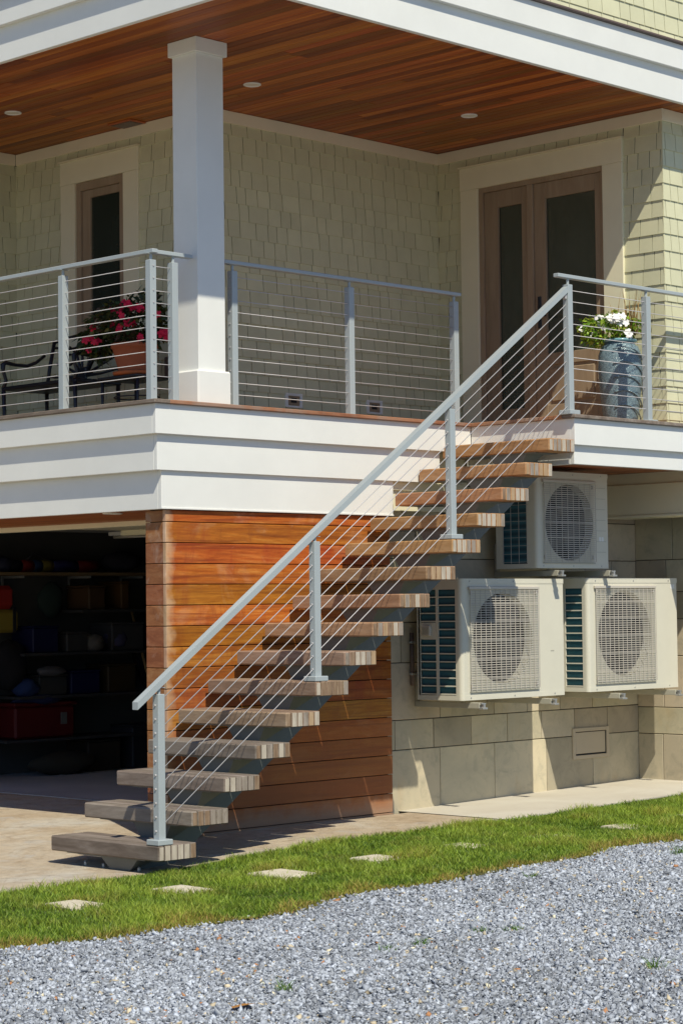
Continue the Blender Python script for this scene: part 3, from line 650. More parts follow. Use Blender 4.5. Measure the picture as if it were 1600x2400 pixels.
t_ = gthing('storage_shelf', 'tan wall shelf high in the dark garage', 'shelf', (13.1, 16.6, 1.96))
mk('shelf_board', box(12.15, 14.1, 16.42, 16.795, 1.955, 1.985, .003), flat('pine', (.16, .11, .055)), t_)
for xx in (12.5, 13.3, 13.95): mk('bracket', MB().box(xx, xx+.02, 16.45, 16.79, 1.93, 1.953).box(xx, xx+.02, 16.77, 16.79, 1.72, 1.93), M['gal'], t_)
t_ = gthing('sports_bag', 'long bag with red, blue and yellow patches on the wall shelf in the garage', 'bag', (13.0, 16.6, 1.99))
cols = [('bag_navy', (.02, .02, .05)), ('bag_red', (.55, .03, .02)), ('bag_blue', (.04, .12, .35)), ('bag_yellow', (.5, .4, .05)), ('bag_purple', (.05, .05, .28)), ('bag_crimson', (.45, .02, .02))]
xs = [12.45, 12.58, 12.72, 12.82, 12.95, 13.25, 13.5]
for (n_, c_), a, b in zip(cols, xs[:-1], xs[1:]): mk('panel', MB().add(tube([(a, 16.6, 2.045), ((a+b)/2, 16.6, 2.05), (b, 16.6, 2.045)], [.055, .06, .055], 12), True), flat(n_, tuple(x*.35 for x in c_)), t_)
mk('strap', MB().add(tube([(12.6, 16.53, 2.1), (12.68, 16.5, 2.17), (12.8, 16.52, 2.12), (12.95, 16.55, 2.1)], .008, 6), True), M['black'], t_)
t_ = mk('helmet', MB().add(lathe(12.33, 16.55, [(.02, 1.987), (.085, 1.995), (.10, 2.05), (.085, 2.11), (.03, 2.14)], 16), True), flat('navy_shell', (.015, .018, .04)), label='dark rounded helmet at the left end of the garage wall shelf', category='helmet')
t_ = gthing('life_vest', 'red and yellow life vest hanging on the garage wall at the left edge', 'life vest', (12.33, 16.6, 1.42))
mk('vest_body', MB().box(12.18, 12.45, 16.5, 16.62, 1.64, 1.86, c=.04), flat('vest_red', (.30, .02, .015)), t_)
mk('vest_skirt', MB().box(12.16, 12.50, 16.5, 16.62, 1.42, 1.635, c=.03), flat('vest_yellow', (.25, .19, .03)), t_)
mk('strap', MB().box(12.42, 12.45, 16.485, 16.50, 1.42, 1.66), M['black'], t_)
t_ = gthing('storage_bin', 'red plastic storage bin on the garage floor', 'bin', (12.68, 16.5, .45))
RED = flat('bin_red', (.09, .006, .006))
mk('tub', MB().box(12.33, 13.03, 16.35, 16.7, .43, .73, c=.02), RED, t_); mk('lid', MB().box(12.31, 13.05, 16.33, 16.72, .731, .765, c=.008), RED, t_)
mk('sticker', box(12.86, 12.93, 16.341, 16.349, .55, .66), flat('sticker_pale', (.12, .12, .11)), t_)
t_ = gthing('shelving_unit', 'dark open shelving unit along the garage wall', 'shelving', (13.4, 16.6, .08))
for zz, xa, xb_ in ((.40, 12.2, 14.6), (.80, 12.35, 13.95), (1.20, 12.4, 14.0), (1.60, 13.1, 14.6)): mk('shelf', box(xa, xb_, 16.3, 16.78, zz, zz+.025), flat('shelf_grey', (.04, .04, .04)), t_)
for xx in (12.2, 14.57): mk('upright', box(xx, xx+.03, 16.745, 16.78, .08, 1.9), M['fan'], t_)
BX = [(12.55, 12.85, 1.226, 1.48, (.03, .04, .22), 'dark blue bin'), (12.95, 13.2, 1.226, 1.42, (.2, .2, .2), 'grey box'), (13.22, 13.42, 1.626, 1.86, (.32, .17, .07), 'tan cardboard box'), (13.62, 13.72, 1.626, 1.9, (.4, .2, .05), 'narrow orange box'), (12.62, 12.95, .826, 1.02, (.22, .22, .2), 'stack of pale papers'),
      (13.0, 13.35, .826, 1.05, (.02, .03, .25), 'deep blue bin'), (13.45, 13.8, .826, 1.1, (.2, .13, .05), 'brown carton'), (12.5, 12.75, .426, .0, None, ''), (13.5, 13.9, 1.226, 1.5, (.24, .24, .25), 'pale grey crate'), (13.2, 13.6, .08, .38, (.16, .12, .08), 'brown carton'), (13.75, 14.2, .08, .5, (.15, .15, .17), 'grey tub')]
NMS = ['on the second highest shelf at the left', 'beside the blue bin', 'on the top shelf', 'at the right of the top shelf', 'on the middle shelf at the left', 'in the middle of the middle shelf', 'at the right of the middle shelf', '', 'at the right of the second highest shelf', 'on the floor under the shelves', 'on the floor at the right']
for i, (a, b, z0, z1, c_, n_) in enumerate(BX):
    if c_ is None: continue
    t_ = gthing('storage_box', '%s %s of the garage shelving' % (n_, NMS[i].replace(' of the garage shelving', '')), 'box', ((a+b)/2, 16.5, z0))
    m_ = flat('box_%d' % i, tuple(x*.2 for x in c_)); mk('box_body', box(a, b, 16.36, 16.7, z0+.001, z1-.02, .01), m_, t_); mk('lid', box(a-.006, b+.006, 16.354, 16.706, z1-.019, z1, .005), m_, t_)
def lump(name, label, cat, cx, cy, cz, rx, ry, rz_, col, seed):
    r = np.random.default_rng(seed); ph = r.uniform(0, 6, 6); v = []; f = []; n, m_ = 14, 9
    for j in range(m_):
        th = math.pi*j/(m_-1)
        for k in range(n):
            a = 2*math.pi*k/n; q = 1+.16*math.sin(3*a+ph[0]+2*th)+.12*math.sin(5*a+ph[1]+4*th)+.10*math.sin(2*a+ph[2])
            v.append((cx+rx*q*math.sin(th)*math.cos(a), cy+ry*q*math.sin(th)*math.sin(a), cz+rz_*math.cos(th)*(1+.1*math.sin(4*a+ph[3]))))
    for j in range(m_-1):
        for k in range(n): f.append((j*n+k, (j+1)*n+k, (j+1)*n+(k+1) % n, j*n+(k+1) % n))
    mk(name, MB().add((v, f), True), flat(name+'_cloth', col, .9), label=label, category=cat)
lump('cloth_bundle', 'dark bundle of cloth on the second shelf in the garage, left of the crate', 'bundle', 13.62, 16.45, 1.33, .13, .12, .11, (.05, .05, .10), 1)
lump('duffel_bag', 'black duffel bag at the right end of the high garage shelf', 'bag', 13.80, 16.58, 2.09, .24, .12, .10, (.02, .02, .03), 2)
lump('rucksack', 'black rucksack hanging below the life vest in the garage', 'bag', 12.33, 16.45, 1.12, .20, .12, .22, (.012, .012, .014), 3)
lump('tarpaulin', 'crumpled blue tarpaulin on the middle garage shelf', 'tarpaulin', 12.5, 16.42, .90, .13, .12, .09, (.02, .04, .12), 5)
lump('helmet_bag', 'tan soft bag at the right of the top shelf under the high shelf', 'bag', 13.30, 16.42, 1.30, .14, .12, .09, (.11, .10, .09), 7)
lump('coiled_hose', 'dark coiled hose hanging between the upper garage shelves', 'hose', 12.95, 16.6, 1.72, .13, .05, .17, (.02, .035, .03), 8)
lump('wetsuit', 'black wetsuit hanging at the right side of the garage wall', 'wetsuit', 14.05, 16.55, 1.25, .11, .07, .33, (.012, .012, .016), 9)
lump('folded_blanket', 'pale folded blanket on the middle garage shelf under the blue bin', 'blanket', 12.72, 16.32, 1.055, .17, .10, .045, (.09, .09, .095), 10)
lump('sail_bag', 'dark blue sail bag lying over the red bin', 'bag', 12.62, 16.42, .79, .26, .13, .055, (.015, .02, .06), 11)
lump('sand_bag', 'brown sack slumped on the garage floor below the red bin', 'sack', 12.9, 16.35, .18, .33, .15, .11, (.04, .035, .025), 12)
t_ = thing('broom', 'broom leaning on the dark garage shelving', 'broom', (14.0, 16.2, .08))
mk('handle', MB().add(tube([(14.02, 16.15, .2), (13.86, 16.5, 1.62)], .013, 8), True), flat('broom_handle', (.25, .16, .07)), t_); mk('brush', box(13.88, 14.16, 16.10, 16.18, .08, .22, .01), flat('bristle', (.12, .09, .03)), t_)
t_ = gthing('garage_lamp', 'unlit strip lamp under the garage ceiling', 'lamp', (13.3, 16.2, 2.40))
mk('lamp_body', box(13.33, 13.39, 15.4, 16.2, 2.33, 2.368, .004), M['white'], t_); mk('tube', MB().add(tube([(13.36, 15.45, 2.315), (13.36, 16.15, 2.315)], .013, 8), True), M['lens'], t_)

# ---------------------------------------------------------------- staircase
RISE, GO, X1, YS0, YS1 = 0.1897, 0.2706, 8.66, 10.07, 11.12
st = thing('staircase', 'open riser stair of thick wood treads on one grey steel stringer', 'staircase', (8.9, 10.6, 0))
sx0, sx1 = 8.86, 12.72; ys0, ys1 = 10.40, 10.60
def zb(x): return .151+.701*(x-9.251)
prof = [(8.86, .012), (9.06, .012), (sx1, zb(sx1)), (sx1, zb(sx1)+.15), (8.80, zb(8.80)+.15), (8.80, .012)]
v = [(x, ys0, z) for x, z in prof]+[(x, ys1, z) for x, z in prof]; n = len(prof)
v = [(8.80, ys0, .012), (9.052, ys0, .012), (sx1, ys0, zb(sx1)), (sx1, ys0, zb(sx1)+.15), (8.80, ys0, max(.05, zb(8.80)+.15)), ]; v += [(a, ys1, c_) for a, b, c_ in v]; n = 5
mk('stringer', MB().add((v, [tuple(range(n)), tuple(reversed(range(n, 2*n)))]+[(i, i+n, (i+1) % n+n, (i+1) % n) for i in range(n)])), M['steel'], st)
bp = mk('base_plate', box(8.72, 9.12, 10.30, 10.94, .0, .012, .002), M['steel'], st)
for yy in (10.36, 10.52, 10.70, 10.88):
    mk('bolt', MB().add(lathe(8.75, yy, [(.012, .012), (.012, .03), (.006, .038)], 6)), M['gal'], bp)
mixs = [0, 0, 0, 0, 1, 1, 1, 2, 2, 2, 3, 3, 3, 3, 3]
bw = .0512
for i in range(15):
    xf = X1+i*GO; zt = RISE*(i+1); mat = TW[mixs[i]]
    tr = mk('tread', box(xf+.02, xf+.282, 10.22, 10.98, zt-.101, zt-.0955), M['steel'], st)
    for k in range(6):
        a = xf+k*bw+.0008; b = a+bw-.0032; dy = random.uniform(0, .004) if k else 0
        v, f = box(a, b, YS0+dy, YS1+random.uniform(-.003, .003), zt-.095, zt-random.uniform(0, .001), .004 if k else .008)
        e = EG[random.choice([0, 0, 1, 2, 3])] if i > 3 else EG[random.choice([0, 0, 1, 3, 3])]
        o = mk('board', (v, f), mat, tr); o.data.materials.append(e)
        for p in o.data.polygons:
            if abs(p.normal.y) > .9: p.material_index = 1
    # folded steel bracket between stringer and tread
    zt2 = zt-.1012
    zl = zb(xf+.10)+.15
    xb0, xb1 = xf+.045, xf+.25
    h0 = min(.125, zt2-(zb(xb0)+.03)) if i else zt2-.012
    v = [(xb0, 10.32, zt2), (xb0, 10.68, zt2), (xb1, 10.68, zt2), (xb1, 10.32, zt2), (xb0+.01, 10.405, zt2-h0), (xb0+.01, 10.595, zt2-h0), (xb1, 10.595, zt2-.03), (xb1, 10.405, zt2-.03)]
    mk('bracket', MB().add((v, [(0, 1, 2, 3), (7, 6, 5, 4), (0, 4, 5, 1), (1, 5, 6, 2), (2, 6, 7, 3), (3, 7, 4, 0)])), M['steel'], st)

# ---------------------------------------------------------------- railings
PW = .054
def post(root, x, y, z0, z1, top, plate=True):
    p = mk('post', box(x, x+PW, y, y+PW, z0+.004, z1, .003), M['rail'], root)
    if plate: mk('base_plate', box(x-.032, x+PW+.032, y-.030, y+PW+.030, z0, z0+(.034 if plate == 2 else .012), .004), M['rail'], p)
    mk('saddle', MB().add(tube([(x+PW/2, y+PW/2, z1), (x+PW/2, y+PW/2, top)], .011, 8)).box(x-.012, x+PW+.012, y+.012, y+PW-.012, top-.004, top-.0002), M['rail'], p)
    return p
def cable(root, a, b, r=.0029):
    return mk('cable', MB().add(tube([a, b], r, 6), True), M['cable'], root)
def fitting(root, p, d):
    p = Vector(p); d = Vector(d)
    return mk('cable_end', MB().add(tube([p-d*.006, p+d*.004], .0062, 8)), M['cable'], root)
ZR0, ZR1, ZPT = 4.057, 4.085, 4.012
CZ = [3.133+.0838*k for k in range(11)]
# left side section
r = thing('deck_railing', 'grey cable railing along the left side of the deck, in front of the bench', 'railing', (9.69, 13.5, ZD), 'cable railings')
ps = [post(r, 9.66, y, ZD, ZPT, ZR0) for y in (11.27, 12.229, 13.19, 14.15)]
mk('handrail', box(9.662, 9.712, 11.248, 16.0, ZR0, ZR1, .003), M['rail'], r)
for z in CZ:
    cable(r, (9.687, 11.29, z), (9.687, 16.0, z))
    fitting(ps[0], (9.659, 11.297, z), (-1, 0, 0)) if False else None
r = thing('deck_railing', 'very short grey railing bay between the deck corner post and the white column', 'railing', (9.86, 11.297, ZD), 'cable railings')
p2 = post(r, 9.859, 11.27, ZD, ZPT, ZR0)
mk('handrail', box(9.7125, 10.05, 11.272, 11.322, ZR0-.001, ZR1-.001, .003), M['rail'], r)
for z in CZ:
    cable(r, (9.69, 11.297, z), (9.90, 11.297, z)); fitting(ps[0], (9.687, 11.269, z), (0, -1, 0))
r = thing('deck_railing', 'grey cable railing in front of the shingled recess, right of the column', 'railing', (11.6, 11.297, ZD), 'cable railings')
pe = [post(r, x, 11.27, ZD, ZPT, ZR0) for x in (10.418, 11.604, 12.781)]
mk('handrail', box(10.35, 12.872, 11.272, 11.322, ZR0, ZR1, .003), M['rail'], r)
for z in CZ: cable(r, (10.44, 11.297, z), (12.80, 11.297, z)); fitting(pe[0], (10.417, 11.297, z), (-1, 0, 0))
r = thing('deck_railing', 'grey cable railing right of the stair head, in front of the blue pot', 'railing', (14, 10.13, ZD), 'cable railings')
ph = post(r, 12.744, 10.103, ZD, ZPT, ZR0, plate=2); post(r, 13.716, 10.103, ZD, ZPT, ZR0); post(r, 14.69, 10.103, ZD, ZPT, ZR0)
mk('handrail', box(12.634, 16.5, 10.105, 10.155, ZR0, ZR1, .003), M['rail'], r)
for z in CZ: cable(r, (12.77, 10.13, z), (16.5, 10.13, z))
# stair railing
r = thing('stair_railing', 'sloping grey cable railing on the outer ends of the stair treads', 'railing', (8.7, 10.13, RISE), 'cable railings')
SLP = .6970
def rz(x): return 1.172+SLP*(x-8.692)
v = []
for x in (8.535, 12.742):
    for yy in (10.105, 10.155):
        for dz in (-.046, 0): v.append((x, yy, rz(x)+dz))
mk('handrail', MB().add((v, [(0, 1, 3, 2), (4, 6, 7, 5), (0, 4, 5, 1), (2, 3, 7, 6), (1, 5, 7, 3), (0, 2, 6, 4)])), M['rail'], r)
sp = []
for i, k in enumerate((0, 5, 10)):
    xc = X1+k*GO+.035; z0 = RISE*(k+1)
    p = post(r, xc, 10.103, z0+.001, z0+.915, rz(xc+PW/2)-.047, plate=2); sp.append(p)
for k in range(10):
    z1 = .256+.0847*k
    cable(r, (8.70, 10.13, z1+SLP*(.03)), (12.742, 10.13, z1+SLP*(12.742-8.669)))
    for p, xx in zip(sp, (8.694, 8.694+5*GO, 8.694+10*GO)):
        fitting(p, (xx-.003, 10.13, z1+SLP*(xx-8.669)), (-1, 0, -.3))
mk('end_bracket', MB().box(12.725, 12.743, 10.115, 10.145, 3.90, 3.945, c=.003), M['cable'], r)

# ---------------------------------------------------------------- heat pumps
def ringplate(x0, x1, z0, z1, cx, cz, R, y, depth, n=40):
    """front panel with a round opening and a short duct behind it"""
    v = []; f = []
    for k in range(n):
        a = 2*math.pi*k/n; c_, s_ = math.cos(a), math.sin(a)
        tx = ((x1-cx)/c_ if c_ > 1e-6 else (x0-cx)/c_ if c_ < -1e-6 else 1e9); tz = ((z1-cz)/s_ if s_ > 1e-6 else (z0-cz)/s_ if s_ < -1e-6 else 1e9)
        t2 = min(tx, tz); v += [(cx+t2*c_, y, cz+t2*s_), (cx+R*c_, y, cz+R*s_), (cx+R*.97*c_, y+depth, cz+R*.97*s_)]
    for k in range(n):
        a, b = 3*k, 3*((k+1) % n); f += [(a, a+1, b+1, b), (a+1, a+2, b+2, b+1)]
    m0 = len(v); v += [(x0, y, z0), (x1, y, z0), (x1, y, z1), (x0, y, z1)]
    for cxn, czn, ci in ((x0, z0, 0), (x1, z0, 1), (x1, z1, 2), (x0, z1, 3)):
        an = math.atan2(czn-cz, cxn-cx) % (2*math.pi); k = int(an/(2*math.pi)*n)
        f.append((3*(k % n), 3*((k+1) % n), m0+ci))
    return v, f
def heatpump(x, y, z, w, d, h, cx, cz, R, label, style=0):
    t_ = thing('heat_pump', label, 'heat pump', (x, y, z), 'wall hung heat pumps')
    P_ = lambda a, b, c_, e, g_, i, **k: box(x+a, x+b, y+c_, y+e, z+g_, z+i, **k)
    co = .03
    v, f = ringplate(x+co, x+w-.004, z+.035, z+h-.036, x+cx, z+cz, R, y, .07)
    cs = MB().add((v, f))
    # rounded front left corner
    pts = [(x+co-co*math.sin(a), y+co-co*math.cos(a)) for a in np.linspace(0, math.pi/2, 6)]
    vv = []; ff = []
    for (px, py) in pts: vv += [(px, py, z+.035), (px, py, z+h-.036)]
    for i in range(5): ff.append((2*i, 2*i+1, 2*i+3, 2*i+2))
    cs.add((vv, ff), True)
    cs.add(P_(w-.004, w, 0, d, .035, h-.036)); cs.add(P_(0, w-.004, d-.006, d, .035, h-.036))
    cs.add(P_(.0, .008, d-.03, d-.006, .035, h-.036)); cs.add(P_(0, .008, co, .048 if style == 0 else .10, .035, h-.036))
    if style: cs.add(P_(0, .008, .345, d-.03, .035, h-.036))
    mk('casing', cs, M['ac'], t_)
    def lidp(z0, z1, e):
        pr_ = [(w+e, -e), (w+e, d+e), (-e, d+e)]+[(co-(co+e)*math.sin(a), co-(co+e)*math.cos(a)) for a in np.linspace(math.pi/2, 0, 6)]
        n_ = len(pr_); v = [(x+a, y+b, z0) for a, b in pr_]+[(x+a, y+b, z1) for a, b in pr_]
        return v, [tuple(reversed(range(n_))), tuple(range(n_, 2*n_))]+[(i, (i+1) % n_, (i+1) % n_+n_, i+n_) for i in range(n_)]
    mk('top_cover', MB().add(lidp(z+h-.038, z+h, .003)), M['ac'], t_)
    mk('base_pan', MB().add(lidp(z, z+.036, .001)), M['ac'], t_)
    mk('inner_shell', MB().add(P_(.06, w-.02, .075, .08, .04, h-.04)) if False else P_(.055, w-.012, .10, d-.012, .04, h-.04), M['dark'], t_)
    mk('coil', P_(.018, .03, .05 if style == 0 else .102, d-.032, .04, h-.04), M['coil'], t_)
    fan = MB().add(tube([(x+cx, y+.03, z+cz), (x+cx, y+.09, z+cz)], [.07, .075], 16))
    for k in range(3):
        a0 = 2*math.pi*k/3+.4; v = []; f = []
        for j in range(9):
            a = a0+j*.19
            for q, rr in enumerate((.065, R*.55, R*.94)): v.append((x+cx+rr*math.cos(a+q*.12), y+.045+.035*(j/8), z+cz+rr*math.sin(a+q*.12)))
        for j in range(8):
            for q in range(2): f.append((3*j+q, 3*j+q+1, 3*j+q+4, 3*j+q+3))
        fan.add((v, f), True)
    mk('fan', fan, M['fan'], t_)
    # wire guard over the fan
    gr = MB(); e = -.016
    gx0, gx1, gz0, gz1 = (.085, w*.735, .07, h-.085) if style == 0 else (.07, w*.80, .05, h-.09)
    nz = 42 if style == 0 else 38; nx = 14 if style == 0 else 9
    for k in range(nz): zz = gz0+(gz1-gz0)*(k+.5)/nz; gr.add(P_(gx0, gx1, e-.0022, e+.0022, zz-.0027, zz+.0027))
    for k in range(nx+1): xx = gx0+(gx1-gx0)*k/nx; gr.add(P_(xx-.0019, xx+.0019, e-.0056, e-.0024, gz0, gz1))
    for zz in (gz0+.12*(gz1-gz0), gz0+.31*(gz1-gz0), gz0+.5*(gz1-gz0), gz0+.69*(gz1-gz0), gz0+.86*(gz1-gz0)): gr.add(P_(gx0, gx1, e-.0060, e-.0026, zz-.0018, zz+.0018))
    for (a, b) in ((gx0+.01, gz0+.02), (gx1-.03, gz0+.02), (gx0+.01, gz1-.035), (gx1-.03, gz1-.035)): gr.add(P_(a, a+.012, e, .0, b, b+.03))
    mk('fan_guard', gr, M['acgrille'], t_, kind='stuff')
    mk('guard_rim', P_(gx0-.012, gx1+.008, -.022, -.0005, gz1+.002, gz1+.026, c=.004), M['acgrille'], t_); mk('guard_rim', P_(gx0, gx1, -.012, -.001, gz0-.012, gz0-.004), M['bracket'], t_)
    # side guard over the coil
    sg = MB()
    if style == 0:
        d0, d1 = .048, d-.012; mid = .243; n_ = 13
        sg.add(P_(0, .010, mid-.012, mid+.012, .036, h-.037)); sg.add(P_(0, .010, d0-.001, d0+.012, .036, h-.037)); sg.add(P_(0, .010, d1-.016, d1-.001, .036, h-.037))
        for k in range(n_+1):
            zz = .045+(h-.12)*k/n_; sg.add(P_(.0005, .012, d0+.012, mid-.012, zz-.0045, zz+.0045)); sg.add(P_(.0005, .012, mid+.012, d1-.016, zz-.0045, zz+.0045))
        sg.add(P_(.0003, .0102, d0+.012, d1-.016, h-.075, h-.037)); sg.add(P_(-.0005, .012, mid+.014, d1-.016, h*.50, h*.64))
        mk('side_guard', sg, M['ac'], t_, kind='stuff')
        sb = mk('sensor_box', P_(-.028, -.001, mid+.05, mid+.13, h*.53, h*.62, c=.006), M['acgrille'], t_)
        mk('sensor_window', P_(-.031, -.0285, mid+.062, mid+.118, h*.545, h*.60), M['bracket'], sb)
    else:
        d0, d1 = .102, .343
        for k in range(4): yy = d0+(d1-d0)*k/3; sg.add(P_(-.004, .0, yy-.0013, yy+.0013, .04, h-.05))
        for k in range(11): zz = .05+(h-.12)*k/10; sg.add(P_(-.008, -.0045, d0-.02, d1+.01, zz-.0013, zz+.0013))
        mk('side_guard', sg, M['acgrille'], t_, kind='stuff')
        for k in range(8): mk('groove', P_(w*.825, w-.03, -.002, -.0003, .13+.085*k-.0015, .13+.085*k+.0015), M['bracket'], t_)
        mk('pipe_cover', P_(w, w+.022, .05, .2, h-.24, h-.12, c=.01), M['ac'], t_)
    for k, a in enumerate((.08, .5, .9)): mk('screw', MB().add(tube([(x+w*a, y-.004, z+.018), (x+w*a, y, z+.018)], .006, 6)).add(tube([(x+w*a, y-.006, z+h-.02), (x+w*a, y-.003, z+h-.02)], .006, 6)), M['gal'], t_)
    if style or x > 13.2:
        lb = MB().add(P_(w-.115 if style else w-.085, w-.09 if style else w-.06, -.0015, -.0005, (.215 if style else h-.085), (.25 if style else h-.05))).add(P_(w-.082 if style else w-.055, w-.058 if style else w-.03, -.0015, -.0005, (.215 if style else h-.085), (.25 if style else h-.05)))
        mk('sticker', lb, M['petal_white'], t_)
    else:
        mk('badge', P_(w-.16, w-.12, -.0012, -.0003, h*.38, h*.385+.004), M['bracket'], t_)
    return t_
heatpump(12.161, 10.696, .918, 1.202, .445, .905, .475, .455, .345, 'lower left heat pump with shaded top, its coil side behind the treads')
heatpump(13.676, 10.696, .928, 1.186, .445, .90, .475, .455, .345, 'lower right heat pump, fully sunlit and nearest the right edge')
heatpump(13.060, 10.696, 1.905, .888, .415, .755, .40, .36, .30, 'smaller shaded heat pump mounted above the other two under the deck', 1)
BR = [(12.262, .902, 'left bracket under the lower left heat pump'), (13.10, .902, 'right bracket under the lower left heat pump'), (13.965, .912, 'left bracket under the lower right heat pump'), (14.72, .912, 'right bracket under the lower right heat pump'), (13.21, 1.889, 'left bracket under the upper heat pump'), (13.86, 1.889, 'right bracket under the upper heat pump')]
for x, z, lb in BR:
    t_ = thing('wall_bracket', 'metal '+lb, 'bracket', (x, 11.2, z-.04), 'brackets under the heat pumps')
    mk('arm', MB().box(x, x+.04, 10.62, 11.266, z-.045, z-.001, c=.003), M['bracket'], t_)
    mk('wall_rail', box(x+.003, x+.037, 11.232, 11.267, z, z+.22, .003), M['bracket'], t_)
    mk('end_clamp', MB().box(x-.006, x+.046, 10.575, 10.619, z-.05, z-.036, c=.002).box(x+.012, x+.030, 10.585, 10.615, z-.036, z-.002).box(x-.002, x+.042, 10.59, 10.61, z-.012, z-.003), M['gal'], t_)
for x0, z0, z1, lb in ((12.60, 1.86, 2.52, 'dark vertical conduit on the limestone wall left of the upper heat pump'), (12.22, 1.02, 1.42, 'short dark conduit on the limestone wall left of the lower left heat pump')):
    t_ = thing('conduit', lb, 'conduit', (x0, 11.25, z0))
    mk('pipe', MB().add(tube([(x0, 11.25, z0), (x0, 11.25, z1)], .016, 8), True), M['drip'], t_)
    for zz in (z0+.08, z1-.08): mk('clip', box(x0-.024, x0+.024, 11.232, 11.267, zz, zz+.018, .002), M['gal'], t_)
# access hatch
t_ = thing('access_hatch', 'beige framed access door low in the limestone wall, below the right heat pump', 'hatch', (14.4, 11.2, .34))
mk('frame', MB().box(14.165, 14.20, 11.254, 11.269, .345, .60, c=.002).box(14.615, 14.65, 11.254, 11.269, .345, .60, c=.002).box(14.2, 14.615, 11.254, 11.269, .57, .60, c=.002).box(14.2, 14.615, 11.254, 11.269, .345, .375, c=.002), M['hatch'], t_)
mk('panel', box(14.207, 14.598, 11.259, 11.2685, .388, .563, .002), M['hatch'], t_)
mk('seam', box(14.2, 14.615, 11.2655, 11.2682, .375, .57), M['dark'], t_)
# wall vents at deck level
for a, lb in ((12.385, 'left white framed wall vent just above the deck'), (13.345, 'right white framed wall vent just above the deck')):
    t_ = thing('wall_vent', lb+' behind the middle railing', 'vent', (a+.1, YI, 3.26), 'wall vents')
    mk('frame', MB().box(a, a+.03, YI-.02, YI, 3.262, 3.382, c=.003).box(a+.165, a+.195, YI-.02, YI, 3.262, 3.382, c=.003).box(a+.03, a+.165, YI-.02, YI, 3.36, 3.382, c=.003).box(a+.03, a+.165, YI-.02, YI, 3.262, 3.28, c=.003), M['white'], t_)
    mk('flap', box(a+.03, a+.165, YI-.01, YI-.002, 3.28, 3.36), M['doorwood'], t_); mk('opening', box(a+.065, a+.13, YI-.013, YI-.0105, 3.305, 3.345), M['dark'], t_)
t_ = thing('outlet_box', 'small dark outlet box on the shingled wall between railing posts by the column', 'outlet', (XW, 13.24, 3.5))
mk('cover', box(XW-.045, XW-.001, 13.19, 13.30, 3.50, 3.66, .008), M['drip'], t_)

# ---------------------------------------------------------------- bench, table, pots, plants
def bench():
    t_ = thing('garden_bench', 'black cast metal bench with curved arms and openwork back under the window', 'bench', (10.9, 13.85, ZD))
    xf, xr, ya, yb, zs_ = 10.70, 11.14, 13.40, 14.32, 3.435
    mk('seat', box(xf-.01, xr+.02, ya-.02, yb+.02, zs_-.022, zs_, .006), M['black'], t_)
    for i in range(8):
        a = xf+.004+i*.056
        mk('slat', box(a, a+.044, ya-.015, yb+.015, zs_+.0005, zs_+.010, .003), M['black'], t_)
    for y_ in (ya, yb):
        mk('leg', MB().add(tube([(xf, y_, ZD), (xf+.005, y_, 3.2), (xf, y_, zs_)], [.017, .014, .018], 8), True), M['black'], t_)
        mk('leg', MB().add(tube([(xr+.03, y_, ZD), (xr, y_, 3.25), (xr, y_, zs_)], [.017, .014, .018], 8), True), M['black'], t_)
        mk('arm', MB().add(tube([(xf, y_, zs_), (xf+.025, y_, 3.50), (xf-.005, y_, 3.575), (xf-.005, y_, 3.625), (xf+.02, y_, 3.645), (xf+.12, y_, 3.632), (xf+.24, y_, 3.632), (xf+.33, y_, 3.665), (xr-.02, y_, 3.73)], [.018, .015, .015, .022, .018, .014, .014, .014, .014], 8), True), M['black'], t_)
        mk('back_post', MB().add(tube([(xr, y_, zs_), (xr+.03, y_, 3.62), (xr+.085, y_, 3.86)], .016, 8), True), M['black'], t_)
    yc = (ya+yb)/2
    def bx(z): return xr+.085*(z-zs_)/(3.86-zs_)
    def bp_(y_, z): return (bx(z), y_, z)
    tr_ = []
    for s in (-1, 1): pass
    top = [bp_(ya+(yb-ya)*k/16, 3.845+.04*math.sin(math.pi*k/16)) for k in range(17)]
    top2 = [bp_(ya+(yb-ya)*k/16, 3.80+.0*k-.03*math.sin(2*math.pi*k/16)**2) for k in range(17)]
    mk('top_rail', MB().add(tube(top, .013, 8), True).add(tube(top2, .010, 8), True), M['black'], t_)
    mb = MB().box(bx(3.5)-.012, bx(3.5)+.012, yc-.05, yc+.05, 3.455, 3.60, c=.01)
    for s in (-1, 1):
        for (dy, z1, dy2, z2) in ((.13, 3.72, .24, 3.79), (.2, 3.60, .38, 3.66), (.22, 3.53, .43, 3.55), (.05, 3.68, .11, 3.82)):
            mb.add(tube([bp_(yc+s*.03, 3.53), bp_(yc+s*dy, z1), bp_(yc+s*dy2, z2)], [.016, .011, .009], 8), True)
        lp = [bp_(yc+s*(.22+.07*math.cos(a)), 3.68+.045*math.sin(a)) for a in np.linspace(0, 2*math.pi, 14)[:-1]]
        mb.add(tube(lp, .010, 8, closed=True), True)
    mk('back_panel', mb, M['black'], t_)
bench()
t_ = thing('side_table', 'small black metal side table under the terracotta pot', 'table', (11.0, 12.95, ZD))
mk('table_top', box(10.76, 11.16, 12.72, 13.20, 3.405, 3.428, .006), M['black'], t_)
for (a, b) in ((10.79, 13.17), (10.79, 12.75), (11.13, 13.17), (11.13, 12.75)):
    mk('leg', MB().add(tube([(a, b, ZD), (a, b, 3.12), (a, b, 3.22), (a, b, 3.405)], [.020, .018, .011, .014], 8), True), M['black'], t_)
mk('stretcher', MB().add(tube([(10.96+.17*math.cos(a), 12.96+.19*math.sin(a), 3.27) for a in np.linspace(0, 6.283, 17)[:-1]], .005, 6, closed=True), True), M['black'], t_)
